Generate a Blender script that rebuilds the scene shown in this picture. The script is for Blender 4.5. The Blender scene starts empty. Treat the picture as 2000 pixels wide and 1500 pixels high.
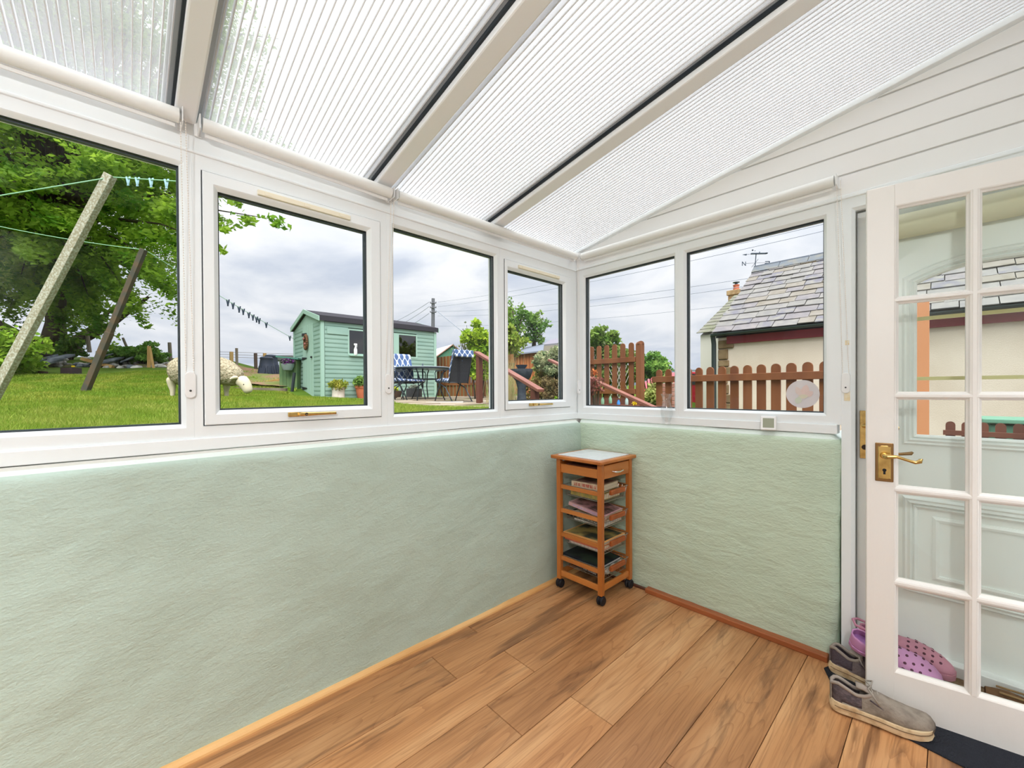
import bpy, bmesh, math, random
import numpy as np
from mathutils import Vector, Matrix, Euler
random.seed(7); RNG = np.random.default_rng(7)
C = bpy.context.scene
COL = C.collection
PI = math.pi

# ------------------------------------------------------------ camera, sky, sun, exposure
CAM = Vector((1.73969621, -2.23389659, 1.225))
F_PX, CX, CY = 800.73, 1000.0, 766.82
yaw, pitch, roll = -.8173, -.0072, -.0051
def _basis():
    cy, sy, cp, sp = math.cos(yaw), math.sin(yaw), math.cos(pitch), math.sin(pitch)
    f = Vector((sy*cp, cy*cp, sp)); r = Vector((cy, -sy, 0)); u = r.cross(f)
    cr, sr = math.cos(roll), math.sin(roll)
    return cr*r+sr*u, -sr*r+cr*u, f
RT, UP, FW = _basis()
cd = bpy.data.cameras.new('camera'); cam = bpy.data.objects.new('camera', cd); COL.objects.link(cam)
M = Matrix((RT, UP, -FW)).transposed().to_4x4(); M.translation = CAM; cam.matrix_world = M
cd.sensor_width = 36; cd.lens = F_PX/2000*36; cd.shift_y = (CY-750)/2000; cd.clip_start = .02; cd.clip_end = 2000
C.camera = cam

def lin(r, g, b):
    f = lambda c: (c/255/12.92) if c/255 <= .04045 else ((c/255+.055)/1.055)**2.4
    return (f(r), f(g), f(b), 1)

W = bpy.data.worlds.new('sky'); C.world = W; W.use_nodes = True
n = W.node_tree.nodes; l = W.node_tree.links; n.clear()
def N(t, **k):
    x = n.new(t)
    for a, b in k.items(): setattr(x, a, b)
    return x
out = N('ShaderNodeOutputWorld'); bg = N('ShaderNodeBackground'); tc = N('ShaderNodeTexCoord')
sep = N('ShaderNodeSeparateXYZ'); l.new(tc.outputs['Generated'], sep.inputs[0])
def MA(op, a, b=None, c=None, clamp=False):
    x = N('ShaderNodeMath', operation=op); x.use_clamp = clamp
    for i, v in enumerate((a, b, c)):
        if v is None: continue
        if isinstance(v, (int, float)): x.inputs[i].default_value = v
        else: l.new(v, x.inputs[i])
    return x.outputs[0]
zc = MA('MAXIMUM', sep.outputs[2], 0.0); zd = MA('ADD', zc, .16)
cu = MA('DIVIDE', sep.outputs[0], zd); cv = MA('DIVIDE', sep.outputs[1], zd)
cb = N('ShaderNodeCombineXYZ'); l.new(cu, cb.inputs[0]); l.new(cv, cb.inputs[1])
nz = N('ShaderNodeTexNoise'); nz.inputs['Scale'].default_value = 1.25; nz.inputs['Detail'].default_value = 8
nz.inputs['Roughness'].default_value = .52; nz.inputs['Distortion'].default_value = .5; l.new(cb.outputs[0], nz.inputs['Vector'])
rp = N('ShaderNodeValToRGB'); l.new(nz.outputs[0], rp.inputs[0])
e = rp.color_ramp.elements; e[0].position = .36; e[0].color = lin(198, 206, 221); e[1].position = .62; e[1].color = lin(242, 243, 247)
m = rp.color_ramp.elements.new(.5); m.color = lin(224, 228, 236)
hz = N('ShaderNodeMix', data_type='RGBA'); hf = MA('POWER', MA('SUBTRACT', 1.0, MA('MULTIPLY', zc, 4.5), clamp=True), 2.2)
l.new(MA('MULTIPLY', hf, .5), hz.inputs[0]); l.new(rp.outputs[0], hz.inputs[6]); hz.inputs[7].default_value = lin(196, 209, 232)
l.new(hz.outputs[2], bg.inputs[0])
SKY_TOP = 2.3
l.new(MA('ADD', 1.0, MA('MULTIPLY', MA('POWER', zc, 2.0), SKY_TOP)), bg.inputs[1])
l.new(bg.outputs[0], out.inputs[0])
sl = bpy.data.lights.new('sun', 'SUN'); sun = bpy.data.objects.new('sun', sl); COL.objects.link(sun)
sl.energy = 6.5; sl.angle = math.radians(60); sl.color = (1, .99, .975)
sun.rotation_euler = Vector((-.42, .35, -1)).to_track_quat('-Z', 'Y').to_euler(); sun.location = (4, -4, 8)
FILL_W = 70
C.view_settings.view_transform = 'Standard'; C.view_settings.look = 'None'
C.view_settings.exposure = 0.0; C.view_settings.gamma = 1; C.view_settings.use_curve_mapping = False
C.cycles.max_bounces = 10; C.cycles.diffuse_bounces = 6; C.cycles.transparent_max_bounces = 24; C.cycles.caustics_refractive = False; C.cycles.caustics_reflective = False
C.cycles.sample_clamp_indirect = 6

def ray(px, py): return FW + (px-CX)/F_PX*RT - (py-CY)/F_PX*UP
def PD(px, py, D):                      # a point at depth D along the view axis
    return CAM + ray(px, py)*D
def ON(px, py, axis, val):
    d = ray(px, py); t = (val-CAM[axis])/d[axis]; return CAM+t*d

# ------------------------------------------------------------ materials
_m = {}
def mat(name, col, rough=.6, spec=.3, metal=0., var=None, bump=None, coord='Object', alpha=None, emit=None, sheen=0, coat=0, trans=None):
    """var = (scale, colour2, lo, hi[, stretch]); bump = (scale, strength[, stretch, detail])"""
    if name in _m: return _m[name]
    m = bpy.data.materials.new(name); m.use_nodes = True; nt = m.node_tree; b = nt.nodes['Principled BSDF']
    b.inputs['Base Color'].default_value = col; b.inputs['Roughness'].default_value = rough
    b.inputs['Specular IOR Level'].default_value = spec; b.inputs['Metallic'].default_value = metal
    if coat: b.inputs['Coat Weight'].default_value = coat; b.inputs['Coat Roughness'].default_value = .15
    t = nt.nodes.new('ShaderNodeTexCoord')
    if coord == 'World': g = nt.nodes.new('ShaderNodeNewGeometry'); src = g.outputs['Position']
    else: src = t.outputs[coord]
    def mp(st):
        q = nt.nodes.new('ShaderNodeMapping'); q.inputs['Scale'].default_value = st; nt.links.new(src, q.inputs[0]); return q.outputs[0]
    if var:
        no = nt.nodes.new('ShaderNodeTexNoise'); no.inputs['Scale'].default_value = var[0]; no.inputs['Detail'].default_value = 5
        nt.links.new(mp(var[4] if len(var) > 4 else (1, 1, 1)), no.inputs['Vector'])
        r = nt.nodes.new('ShaderNodeValToRGB'); nt.links.new(no.outputs[0], r.inputs[0])
        r.color_ramp.elements[0].position = var[2]; r.color_ramp.elements[0].color = col
        r.color_ramp.elements[1].position = var[3]; r.color_ramp.elements[1].color = var[1]
        nt.links.new(r.outputs[0], b.inputs['Base Color'])
    if bump:
        no = nt.nodes.new('ShaderNodeTexNoise'); no.inputs['Scale'].default_value = bump[0]; no.inputs['Detail'].default_value = bump[3] if len(bump) > 3 else 4
        nt.links.new(mp(bump[2] if len(bump) > 2 else (1, 1, 1)), no.inputs['Vector'])
        bp = nt.nodes.new('ShaderNodeBump'); bp.inputs['Strength'].default_value = bump[1]; bp.inputs['Distance'].default_value = .01
        nt.links.new(no.outputs[0], bp.inputs['Height']); nt.links.new(bp.outputs[0], b.inputs['Normal'])
    if trans:                          # leaves and thin plastics that let light through
        tr = nt.nodes.new('ShaderNodeBsdfTranslucent'); mx = nt.nodes.new('ShaderNodeMixShader'); mx.inputs[0].default_value = trans
        if b.inputs['Base Color'].is_linked: nt.links.new(b.inputs['Base Color'].links[0].from_socket, tr.inputs[0])
        else: tr.inputs[0].default_value = col
        o = nt.nodes['Material Output']; nt.links.new(b.outputs[0], mx.inputs[1]); nt.links.new(tr.outputs[0], mx.inputs[2]); nt.links.new(mx.outputs[0], o.inputs[0])
    _m[name] = m; return m

def glass(name, tint=(1, 1, 1, 1), refl=.045, rough=0.0, haze=0, hazecol=(.8, .8, .8, 1), graz=.10):
    m = bpy.data.materials.new(name); m.use_nodes = True; nt = m.node_tree; nt.nodes.clear()
    o = nt.nodes.new('ShaderNodeOutputMaterial'); t = nt.nodes.new('ShaderNodeBsdfTransparent'); t.inputs[0].default_value = tint
    g = nt.nodes.new('ShaderNodeBsdfGlossy'); g.inputs['Roughness'].default_value = rough
    lw = nt.nodes.new('ShaderNodeLayerWeight'); lw.inputs[0].default_value = .25
    mu = nt.nodes.new('ShaderNodeMath'); mu.operation = 'MULTIPLY_ADD'; nt.links.new(lw.outputs['Facing'], mu.inputs[0]); mu.inputs[1].default_value = graz; mu.inputs[2].default_value = refl
    x = nt.nodes.new('ShaderNodeMixShader'); nt.links.new(mu.outputs[0], x.inputs[0]); nt.links.new(t.outputs[0], x.inputs[1]); nt.links.new(g.outputs[0], x.inputs[2])
    last = x.outputs[0]
    if haze:
        d = nt.nodes.new('ShaderNodeBsdfTranslucent'); d.inputs[0].default_value = hazecol
        d2 = nt.nodes.new('ShaderNodeBsdfDiffuse'); d2.inputs[0].default_value = hazecol
        a = nt.nodes.new('ShaderNodeMixShader'); a.inputs[0].default_value = .3; nt.links.new(d.outputs[0], a.inputs[1]); nt.links.new(d2.outputs[0], a.inputs[2])
        y = nt.nodes.new('ShaderNodeMixShader'); y.inputs[0].default_value = haze; nt.links.new(last, y.inputs[1]); nt.links.new(a.outputs[0], y.inputs[2]); last = y.outputs[0]
        if name.startswith('poly'):
            tcn = nt.nodes.new('ShaderNodeNewGeometry'); no = nt.nodes.new('ShaderNodeTexNoise'); no.inputs['Scale'].default_value = 2.2; no.inputs['Detail'].default_value = 6
            nt.links.new(tcn.outputs['Position'], no.inputs['Vector'])
            mr = nt.nodes.new('ShaderNodeMapRange'); nt.links.new(no.outputs[0], mr.inputs[0]); mr.inputs[1].default_value = .3; mr.inputs[2].default_value = .7; mr.inputs[3].default_value = haze*.75; mr.inputs[4].default_value = haze*1.25
            nt.links.new(mr.outputs[0], y.inputs[0])
    nt.links.new(last, o.inputs[0]); return m

UPVC = mat('upvc_white', (.85, .88, .885, 1), .28, .4)
UPVC2 = mat('upvc_trim', (.86, .89, .895, 1), .35, .35)
PAINTW = mat('white_gloss_paint', (.86, .83, .79, 1), .38, .4, bump=(60, .12, (1, 1, .15)))
PAINTC = mat('white_cladding', (.86, .85, .83, 1), .45, .3, bump=(30, .08))
GASKET = mat('black_gasket', lin(38, 44, 50), .5)
SPACER = mat('glazing_spacer', lin(70, 80, 84), .5)
PANE = glass('clear_glass', (.988, .994, .992, 1), .006, graz=.05)
PANE2 = glass('door_glass', (.965, .985, .972, 1), .03)
BRASS = mat('brass', (.75, .52, .19, 1), .24, .5, 1.0, var=(25, (.42, .27, .09, 1), .45, .75))
BRASSD = mat('aged_brass', (.30, .17, .07, 1), .35, .5, 1.0)
CHROME = mat('chrome', (.8, .8, .8, 1), .15, .5, 1.0)
BLACK = mat('black_rubber', (.012, .012, .016, 1), .55)
PLASTW = mat('white_plastic', (.83, .83, .82, 1), .3, .4)
YELLOWED = mat('yellowed_plastic', lin(236, 228, 205), .4)

# ------------------------------------------------------------ mesh builder
class MB:
    def __init__(s): s.v = []; s.f = []; s.mi = []; s.cur = 0
    def add(s, vs, fs):
        k = len(s.v); s.v += [tuple(p) for p in vs]; s.f += [tuple(i+k for i in f) for f in fs]; s.mi += [s.cur]*len(fs); return s
    def box(s, x0, x1, y0, y1, z0, z1):
        v = [(x, y, z) for z in (z0, z1) for x, y in ((x0, y0), (x1, y0), (x1, y1), (x0, y1))]
        return s.add(v, [(3, 2, 1, 0), (4, 5, 6, 7), (0, 1, 5, 4), (1, 2, 6, 5), (2, 3, 7, 6), (3, 0, 4, 7)])
    def obox(s, c, ax, ay, az):         # centre and three half-axis vectors
        c, ax, ay, az = map(Vector, (c, ax, ay, az))
        v = [c+sx*ax+sy*ay+sz*az for sz in (-1, 1) for sx, sy in ((-1, -1), (1, -1), (1, 1), (-1, 1))]
        return s.add(v, [(3, 2, 1, 0), (4, 5, 6, 7), (0, 1, 5, 4), (1, 2, 6, 5), (2, 3, 7, 6), (3, 0, 4, 7)])
    def bar(s, a, b, w, h, up=(0, 0, 1)):
        a, b = Vector(a), Vector(b); d = (b-a).normalized(); sd = d.cross(Vector(up)).normalized(); u = sd.cross(d)
        return s.obox((a+b)/2, (b-a)/2, sd*w/2, u*h/2)
    def cham(s, x0, x1, y0, y1, z0, z1, c):
        """box with chamfered long edges all round (24 verts)"""
        vs = []; idx = {}
        for ix, x in ((0, x0), (1, x1)):
            for iy, y in ((0, y0), (1, y1)):
                for iz, z in ((0, z0), (1, z1)):
                    sx, sy, sz = (1, -1)[ix], (1, -1)[iy], (1, -1)[iz]
                    for a, p in enumerate(((x, y+sy*c, z+sz*c), (x+sx*c, y, z+sz*c), (x+sx*c, y+sy*c, z))):
                        idx[ix, iy, iz, a] = len(vs); vs.append(p)
        bm = bmesh.new(); bv = [bm.verts.new(p) for p in vs]; r = bmesh.ops.convex_hull(bm, input=bv); bm.verts.index_update()
        bmesh.ops.dissolve_limit(bm, angle_limit=.01, verts=bm.verts, edges=bm.edges); bm.verts.index_update()
        s.add([v.co.copy() for v in bm.verts], [[v.index for v in f.verts] for f in bm.faces]); bm.free(); return s
    def prism(s, poly, a, b):           # poly: list of 3D points; extruded by vector b-a
        o = Vector(b)-Vector(a); k = len(poly); p = [Vector(q) for q in poly]
        return s.add(p+[q+o for q in p], [tuple(range(k))[::-1], tuple(range(k, 2*k))]+[(i, (i+1) % k, k+(i+1) % k, k+i) for i in range(k)])
    def tube(s, pts, r, n=8, cap=True, closed=False):
        pts = [Vector(p) for p in pts]; rs = r if isinstance(r, (list, tuple)) else [r]*len(pts); vs = []; m = len(pts); u = None
        for i, p in enumerate(pts):
            if closed: d = pts[(i+1) % m]-pts[i-1]
            else: d = pts[min(i+1, m-1)]-pts[max(i-1, 0)]
            d.normalize()
            if u is None: u = d.orthogonal().normalized()
            else: u = (u-d*u.dot(d)).normalized() if (u-d*u.dot(d)).length > 1e-6 else d.orthogonal().normalized()
            w = d.cross(u)
            for j in range(n):
                a = 2*PI*j/n; vs.append(p+rs[i]*(math.cos(a)*u+math.sin(a)*w))
        fs = [(i*n+j, i*n+(j+1) % n, ((i+1) % m)*n+(j+1) % n, ((i+1) % m)*n+j) for i in range(m if closed else m-1) for j in range(n)]
        if cap and not closed: fs += [tuple(range(n))[::-1], tuple(range((m-1)*n, m*n))]
        return s.add(vs, fs)
    def cyl(s, a, b, r, r2=None, n=16): return s.tube([a, b], [r, r if r2 is None else r2], n)
    def lathe(s, prof, c=(0, 0, 0), n=20, ax='z'):   # prof: (r,h)
        vs = []
        for r, h in prof:
            for j in range(n):
                a = 2*PI*j/n; x, y = r*math.cos(a), r*math.sin(a)
                q = (x, y, h) if ax == 'z' else ((h, x, y) if ax == 'x' else (x, h, y))
                vs.append((c[0]+q[0], c[1]+q[1], c[2]+q[2]))
        m = len(prof); fs = [(i*n+j, i*n+(j+1) % n, (i+1)*n+(j+1) % n, (i+1)*n+j) for i in range(m-1) for j in range(n)]
        if prof[0][0] > 1e-5: fs.append(tuple(range(n))[::-1])
        if prof[-1][0] > 1e-5: fs.append(tuple(range((m-1)*n, m*n)))
        return s.add(vs, fs)
    def ball(s, c, r, n=8, m=6):
        r = r if isinstance(r, (tuple, list)) else (r, r, r); vs = [(c[0], c[1], c[2]-r[2])]
        for i in range(1, m):
            t = -PI/2+PI*i/m
            for j in range(n): a = 2*PI*j/n; vs.append((c[0]+r[0]*math.cos(t)*math.cos(a), c[1]+r[1]*math.cos(t)*math.sin(a), c[2]+r[2]*math.sin(t)))
        vs.append((c[0], c[1], c[2]+r[2])); L = len(vs)-1
        fs = [(0, 1+(j+1) % n, 1+j) for j in range(n)]+[(L, L-n+j, L-n+(j+1) % n) for j in range(n)]
        fs += [(1+i*n+j, 1+i*n+(j+1) % n, 1+(i+1)*n+(j+1) % n, 1+(i+1)*n+j) for i in range(m-2) for j in range(n)]
        return s.add(vs, fs)
    def ring(s, o, ax, ay, az, outer, prof):
        """mitred rectangular ring; outer=(a0,a1,b0,b1) in axes ax, ay; prof = closed list of (inset, height along az)"""
        o, ax, ay, az = map(Vector, (o, ax, ay, az)); a0, a1, b0, b1 = outer; vs = []; k = len(prof)
        for ca, cb, sa, sb in ((a0, b0, 1, 1), (a1, b0, -1, 1), (a1, b1, -1, -1), (a0, b1, 1, -1)):
            for i, h in prof: vs.append(o+ax*(ca+sa*i)+ay*(cb+sb*i)+az*h)
        fs = [(c*k+i, ((c+1) % 4)*k+i, ((c+1) % 4)*k+(i+1) % k, c*k+(i+1) % k) for c in range(4) for i in range(k)]
        return s.add(vs, fs)
    def build(s, name, m, parent=None, smooth=False, bevel=0, **tags):
        me = bpy.data.meshes.new(name); o = Vector((0, 0, 0))
        if parent is not None and not parent.get('_local'): o = origin(parent)
        vs = [(v[0]-o[0], v[1]-o[1], v[2]-o[2]) for v in s.v]
        me.from_pydata(vs, [], s.f)
        ms = m if isinstance(m, (list, tuple)) else [m]
        for q in ms: me.materials.append(q)
        if len(ms) > 1: me.polygons.foreach_set('material_index', s.mi)
        bm = bmesh.new(); bm.from_mesh(me); bmesh.ops.recalc_face_normals(bm, faces=bm.faces); bm.to_mesh(me); bm.free()
        if smooth:
            me.polygons.foreach_set('use_smooth', [True]*len(me.polygons))
            if smooth != 'all': me.set_sharp_from_angle(angle=math.radians(40))
        ob = bpy.data.objects.new(name, me); COL.objects.link(ob)
        if parent is not None: ob.parent = parent
        if bevel:
            b = ob.modifiers.new('bevel', 'BEVEL'); b.width = bevel; b.segments = 2; b.limit_method = 'ANGLE'
        for a, q in tags.items(): ob[a] = q
        return ob
def origin(o):
    v = Vector((0, 0, 0))
    while o is not None: v = v+o.location; o = o.parent
    return v
def npmesh(name, v, f, m, parent=None, smooth=False, **tags):
    me = bpy.data.meshes.new(name); k = f.shape[1]
    o = origin(parent) if parent is not None and not parent.get('_local') else (0, 0, 0)
    v = v-np.array(o)
    me.vertices.add(len(v)); me.vertices.foreach_set('co', v.astype(np.float32).ravel())
    me.loops.add(f.size); me.loops.foreach_set('vertex_index', f.astype(np.int32).ravel())
    me.polygons.add(len(f)); me.polygons.foreach_set('loop_start', np.arange(0, f.size, k, dtype=np.int32))
    if smooth: me.polygons.foreach_set('use_smooth', np.ones(len(f), dtype=bool))
    me.materials.append(m); me.update(calc_edges=True); me.validate()
    ob = bpy.data.objects.new(name, me); COL.objects.link(ob)
    if parent is not None: ob.parent = parent
    for a, q in tags.items(): ob[a] = q
    return ob
def tag(o, label=None, cat=None, group=None, kind=None):
    if label: o['label'] = label
    if cat: o['category'] = cat
    if group: o['group'] = group
    if kind: o['kind'] = kind
    return o
def thing(name, label, cat, loc=(0, 0, 0), group=None, kind=None, local=False, rz=0):
    o = bpy.data.objects.new(name, None); COL.objects.link(o); o.location = loc; o.empty_display_size = .05
    if local: o['_local'] = 1; o.rotation_euler = (0, 0, rz)
    return tag(o, label, cat, group, kind)
def copy_tree(o, parent=None):
    c = o.copy(); COL.objects.link(c)
    if parent is not None: c.parent = parent
    for ch in list(o.children): copy_tree(ch, c)
    return c
def text(name, s, size, m, mtx, parent=None, ext=.0006, align='CENTER', **tags):
    cu = bpy.data.curves.new(name, 'FONT'); cu.body = s; cu.size = size; cu.extrude = ext; cu.align_x = align; cu.align_y = 'CENTER'; cu.resolution_u = 2
    t = bpy.data.objects.new(name, cu); COL.objects.link(t); dg = bpy.context.evaluated_depsgraph_get(); dg.update()
    me = bpy.data.meshes.new_from_object(t.evaluated_get(dg)); bpy.data.objects.remove(t); me.materials.clear(); me.materials.append(m)
    me.transform(mtx)
    if parent is not None and not parent.get('_local'): me.transform(Matrix.Translation(-origin(parent)))
    ob = bpy.data.objects.new(name, me); COL.objects.link(ob)
    if parent is not None: ob.parent = parent
    for a, q in tags.items(): ob[a] = q
    return ob
def noise2(x, y, s=1., seed=0):       # cheap smooth value noise on numpy arrays
    x = np.asarray(x, float)*s+seed*17.3; y = np.asarray(y, float)*s+seed*9.1
    xi, yi = np.floor(x), np.floor(y); fx, fy = x-xi, y-yi; fx = fx*fx*(3-2*fx); fy = fy*fy*(3-2*fy)
    h = lambda a, b: np.modf(np.abs(np.sin(a*127.1+b*311.7)*43758.5453))[0]
    return (h(xi, yi)*(1-fx)+h(xi+1, yi)*fx)*(1-fy)+(h(xi, yi+1)*(1-fx)+h(xi+1, yi+1)*fx)*fy
def fbm(x, y, s=1., o=4, seed=0):
    r = 0; a = .5
    for i in range(o): r = r+a*noise2(x, y, s, seed+i); s *= 2.1; a *= .5
    return r

# ============================================================ THE ROOM
XL, YB = -.06, .085
XR, YR = 2.36, -3.6
# --- floor
def wood_floor():
    m = bpy.data.materials.new('oak_laminate'); m.use_nodes = True; nt = m.node_tree; b = nt.nodes['Principled BSDF']; L = nt.links.new
    A = nt.nodes.new; g = A('ShaderNodeNewGeometry'); oi = A('ShaderNodeObjectInfo')
    off = A('ShaderNodeVectorMath'); off.operation = 'MULTIPLY_ADD'; cx = A('ShaderNodeCombineXYZ')
    L(oi.outputs['Random'], cx.inputs[0]); L(oi.outputs['Random'], cx.inputs[1]); L(oi.outputs['Random'], cx.inputs[2])
    L(cx.outputs[0], off.inputs[0]); off.inputs[1].default_value = (13, 29, 7); L(g.outputs['Position'], off.inputs[2])
    def noise(scale, st, det=6, dist=0, rough=.55):
        q = A('ShaderNodeMapping'); q.inputs['Scale'].default_value = st; L(off.outputs[0], q.inputs[0])
        x = A('ShaderNodeTexNoise'); x.inputs['Scale'].default_value = scale; x.inputs['Detail'].default_value = det; x.inputs['Distortion'].default_value = dist; x.inputs['Roughness'].default_value = rough
        L(q.outputs[0], x.inputs['Vector']); return x.outputs[0]
    def ramp(src, *st):
        r = A('ShaderNodeValToRGB'); L(src, r.inputs[0]); e = r.color_ramp.elements; e[0].position, e[0].color = st[0]; e[1].position, e[1].color = st[-1]
        for p, c in st[1:-1]: k = e.new(p); k.color = c
        return r.outputs[0]
    def mix(f, a, c, mode='MIX'):
        x = A('ShaderNodeMix'); x.data_type = 'RGBA'; x.blend_type = mode
        L(f, x.inputs[0]) if not isinstance(f, float) else setattr(x.inputs[0], 'default_value', f)
        for i, v in ((6, a), (7, c)):
            L(v, x.inputs[i]) if not isinstance(v, tuple) else setattr(x.inputs[i], 'default_value', v)
        return x.outputs[2]
    base = ramp(noise(2.2, (3.2, .45, 1), 3), (.3, lin(172, 121, 78)), (.52, lin(199, 146, 98)), (.72, lin(216, 169, 121)))
    tone = ramp(oi.outputs['Random'], (0, lin(224, 220, 216)), (.5, lin(240, 238, 236)), (1, lin(255, 252, 248)))
    c1 = mix(1.0, base, tone, 'MULTIPLY')
    streak = ramp(noise(3.0, (4.2, .42, 1), 5, 1.1), (.54, (0, 0, 0, 1)), (.66, (1, 1, 1, 1)))          # long dark heart streaks
    c2 = mix(streak, c1, mix(.58, c1, lin(84, 54, 38)))
    fine = ramp(noise(30, (4, .12, 1), 4, .1), (.32, lin(214, 204, 196)), (.55, (1, 1, 1, 1)))
    c3 = mix(.75, c2, mix(1.0, c2, fine, 'MULTIPLY'))
    rn = noise(1.5, (3.0, .30, 1), 2, .4)
    mm = A('ShaderNodeMath'); mm.operation = 'MULTIPLY'; L(rn, mm.inputs[0]); mm.inputs[1].default_value = 34
    fr_ = A('ShaderNodeMath'); fr_.operation = 'FRACT'; L(mm.outputs[0], fr_.inputs[0])
    lines = ramp(fr_.outputs[0], (0, lin(196, 178, 166)), (.22, (1, 1, 1, 1)), (1, (1, 1, 1, 1)))
    c4 = mix(.45, c3, mix(1.0, c3, lines, 'MULTIPLY'))
    v = A('ShaderNodeTexVoronoi'); v.inputs['Scale'].default_value = 2.0; q2 = A('ShaderNodeMapping'); q2.inputs['Scale'].default_value = (1.5, .8, 1); L(off.outputs[0], q2.inputs[0]); L(q2.outputs[0], v.inputs['Vector'])
    kn = ramp(v.outputs['Distance'], (.022, (1, 1, 1, 1)), (.055, (0, 0, 0, 1)))
    c5 = mix(kn, c4, lin(88, 58, 38))
    L(c5, b.inputs['Base Color']); b.inputs['Roughness'].default_value = .36; b.inputs['Specular IOR Level'].default_value = .38
    bp = A('ShaderNodeBump'); bp.inputs['Strength'].default_value = .05; L(fine, bp.inputs['Height']); L(bp.outputs[0], b.inputs['Normal'])
    return m
OAK = wood_floor()
DARK = mat('dark_gap', lin(52, 34, 24), .9, .1)
fl = MB().box(-.3, XR+.02, YR-.1, .40, -.15, -.009).build('floor', DARK); tag(fl, 'oak laminate plank floor of the lean-to sun room', kind='structure')
cols = [(.117+.197*(k-1), .117+.197*k) for k in range(0, 13)]
for k, (x0, x1) in enumerate(cols):
    x0 = max(x0, .005); x1 = min(x1, XR)
    if x1-x0 < .02: continue
    js = [-1.225, -2.51] if k % 2 == 1 else [-.955, -2.245]
    ys = [.065]+js+[YR]
    for a, b_ in zip(ys[:-1], ys[1:]):
        g = .0011
        MB().cham(x0+g, x1-g, b_+g, a-g, -.008, 0, .0012).build('floor_plank', OAK, fl)

# --- rough plaster dwarf walls
def plaster(name, col, col2, bumpscale, strength, ridge):
    m = mat(name, col, .62, .25, var=(2.2, col2, .3, .75), coord='World'); nt = m.node_tree; b = nt.nodes['Principled BSDF']
    g = nt.nodes.new('ShaderNodeNewGeometry'); h = None; last = None
    for sc, st, dist, di in ((bumpscale, strength*.55, .15, .006), (bumpscale*.2, strength*.7, .3, .02), (95, strength*.9, 0, .003)):
        no = nt.nodes.new('ShaderNodeTexNoise'); no.inputs['Scale'].default_value = sc; no.inputs['Detail'].default_value = 5; no.inputs['Distortion'].default_value = dist
        q = nt.nodes.new('ShaderNodeMapping'); q.inputs['Scale'].default_value = (1, 1, ridge); nt.links.new(g.outputs['Position'], q.inputs[0]); nt.links.new(q.outputs[0], no.inputs['Vector'])
        bp = nt.nodes.new('ShaderNodeBump'); bp.inputs['Strength'].default_value = st; bp.inputs['Distance'].default_value = di
        nt.links.new(no.outputs[0], bp.inputs['Height'])
        if last: nt.links.new(last, bp.inputs['Normal'])
        last = bp.outputs[0]
    nt.links.new(last, b.inputs['Normal']); return m
GREENL = plaster('sage_plaster_smooth', lin(188, 206, 194), lin(176, 193, 180), 26, .75, 1.7)
GREENR = plaster('sage_plaster_rough', lin(204, 222, 200), lin(190, 208, 186), 34, 1.0, 2.4)
def dwarf(name, path, nrm, face, top, m, seed, amp, hf, parent=None):
    """path: list of plan points, nrm: outward (into room) normals; face(z)= offset"""
    FR = {.962: .0, .974: .03, .984: .09, .990: .18, .995: .32, 1.000: .5, 1.006: .7, 1.012: .9, 1.017: 1.06}
    zs = list(np.linspace(0, .95, 40))+sorted(FR)
    P = []; path = np.array(path); nrm = np.array(nrm); s = np.concatenate([[0], np.cumsum(np.hypot(*np.diff(path, axis=0).T))])
    for i, z in enumerate(zs):
        d = face(z)
        nn = (fbm(s, s*0+z, 3.0, 3, seed)-.45)*amp*1.6+(fbm(s, s*0+z*1.6, 16, 3, seed+5)-.45)*hf
        t = FR.get(z, 0.); d = d*(1-t)+top*t
        nn = nn*max(.3, 1-.7*t)
        zz = z+(fbm(s, s*0, 5, 2, seed+9)-.45)*.012*t
        P.append(np.stack([path[:, 0]+nrm[:, 0]*(d+nn), path[:, 1]+nrm[:, 1]*(d+nn), np.full(len(s), 0)+zz], 1))
    V = np.array(P); a, b_, _ = V.shape; idx = np.arange(a*b_).reshape(a, b_)
    f = np.stack([idx[:-1, :-1], idx[:-1, 1:], idx[1:, 1:], idx[1:, :-1]], -1).reshape(-1, 4)
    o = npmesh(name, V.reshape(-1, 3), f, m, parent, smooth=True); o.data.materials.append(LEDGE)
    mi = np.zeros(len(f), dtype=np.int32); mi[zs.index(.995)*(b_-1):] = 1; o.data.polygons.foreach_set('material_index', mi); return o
LEDGE = mat('skylit_ledge_tone', lin(226, 236, 228), .6, .25, bump=(60, .3))  # skylight on the green ledge top painted in as a paler colour
wl = thing('wall_left', 'sage green plastered dwarf wall under the long garden windows', None, (0, 0, 0), kind='structure')
ys = np.arange(YR, .07, .018)
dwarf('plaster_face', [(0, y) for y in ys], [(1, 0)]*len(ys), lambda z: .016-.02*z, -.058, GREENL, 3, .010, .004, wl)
MB().box(-.30, -.045, YR, .35, -.3, 1.015).build('wall_core', mat('white_render', (.75, .74, .70, 1), .8), wl)
wb = thing('wall_back', 'sage green dwarf wall and white boarded gable above the end windows', None, (0, 0, 0), kind='structure')
pth = [(x, 0.) for x in np.arange(-.02, 1.365, .018)]; nr = [(0, -1)]*len(pth)
for k in range(1, 7):
    a = PI/2*k/6; pth.append((1.365+.0*math.sin(a), .0)); nr.append((math.sin(a), -math.cos(a)))
pth = [(p[0], .10) for p in pth]       # offset from an inner core line at y=.10
pth += [(1.365, .10+k*.03) for k in range(1, 9)]; nr += [(1, 0)]*8
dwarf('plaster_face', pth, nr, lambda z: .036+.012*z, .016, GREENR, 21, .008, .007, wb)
MB().box(-.05, 1.375, .10, .34, -.3, 1.015).build('wall_core', _m['white_render'], wb)
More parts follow.
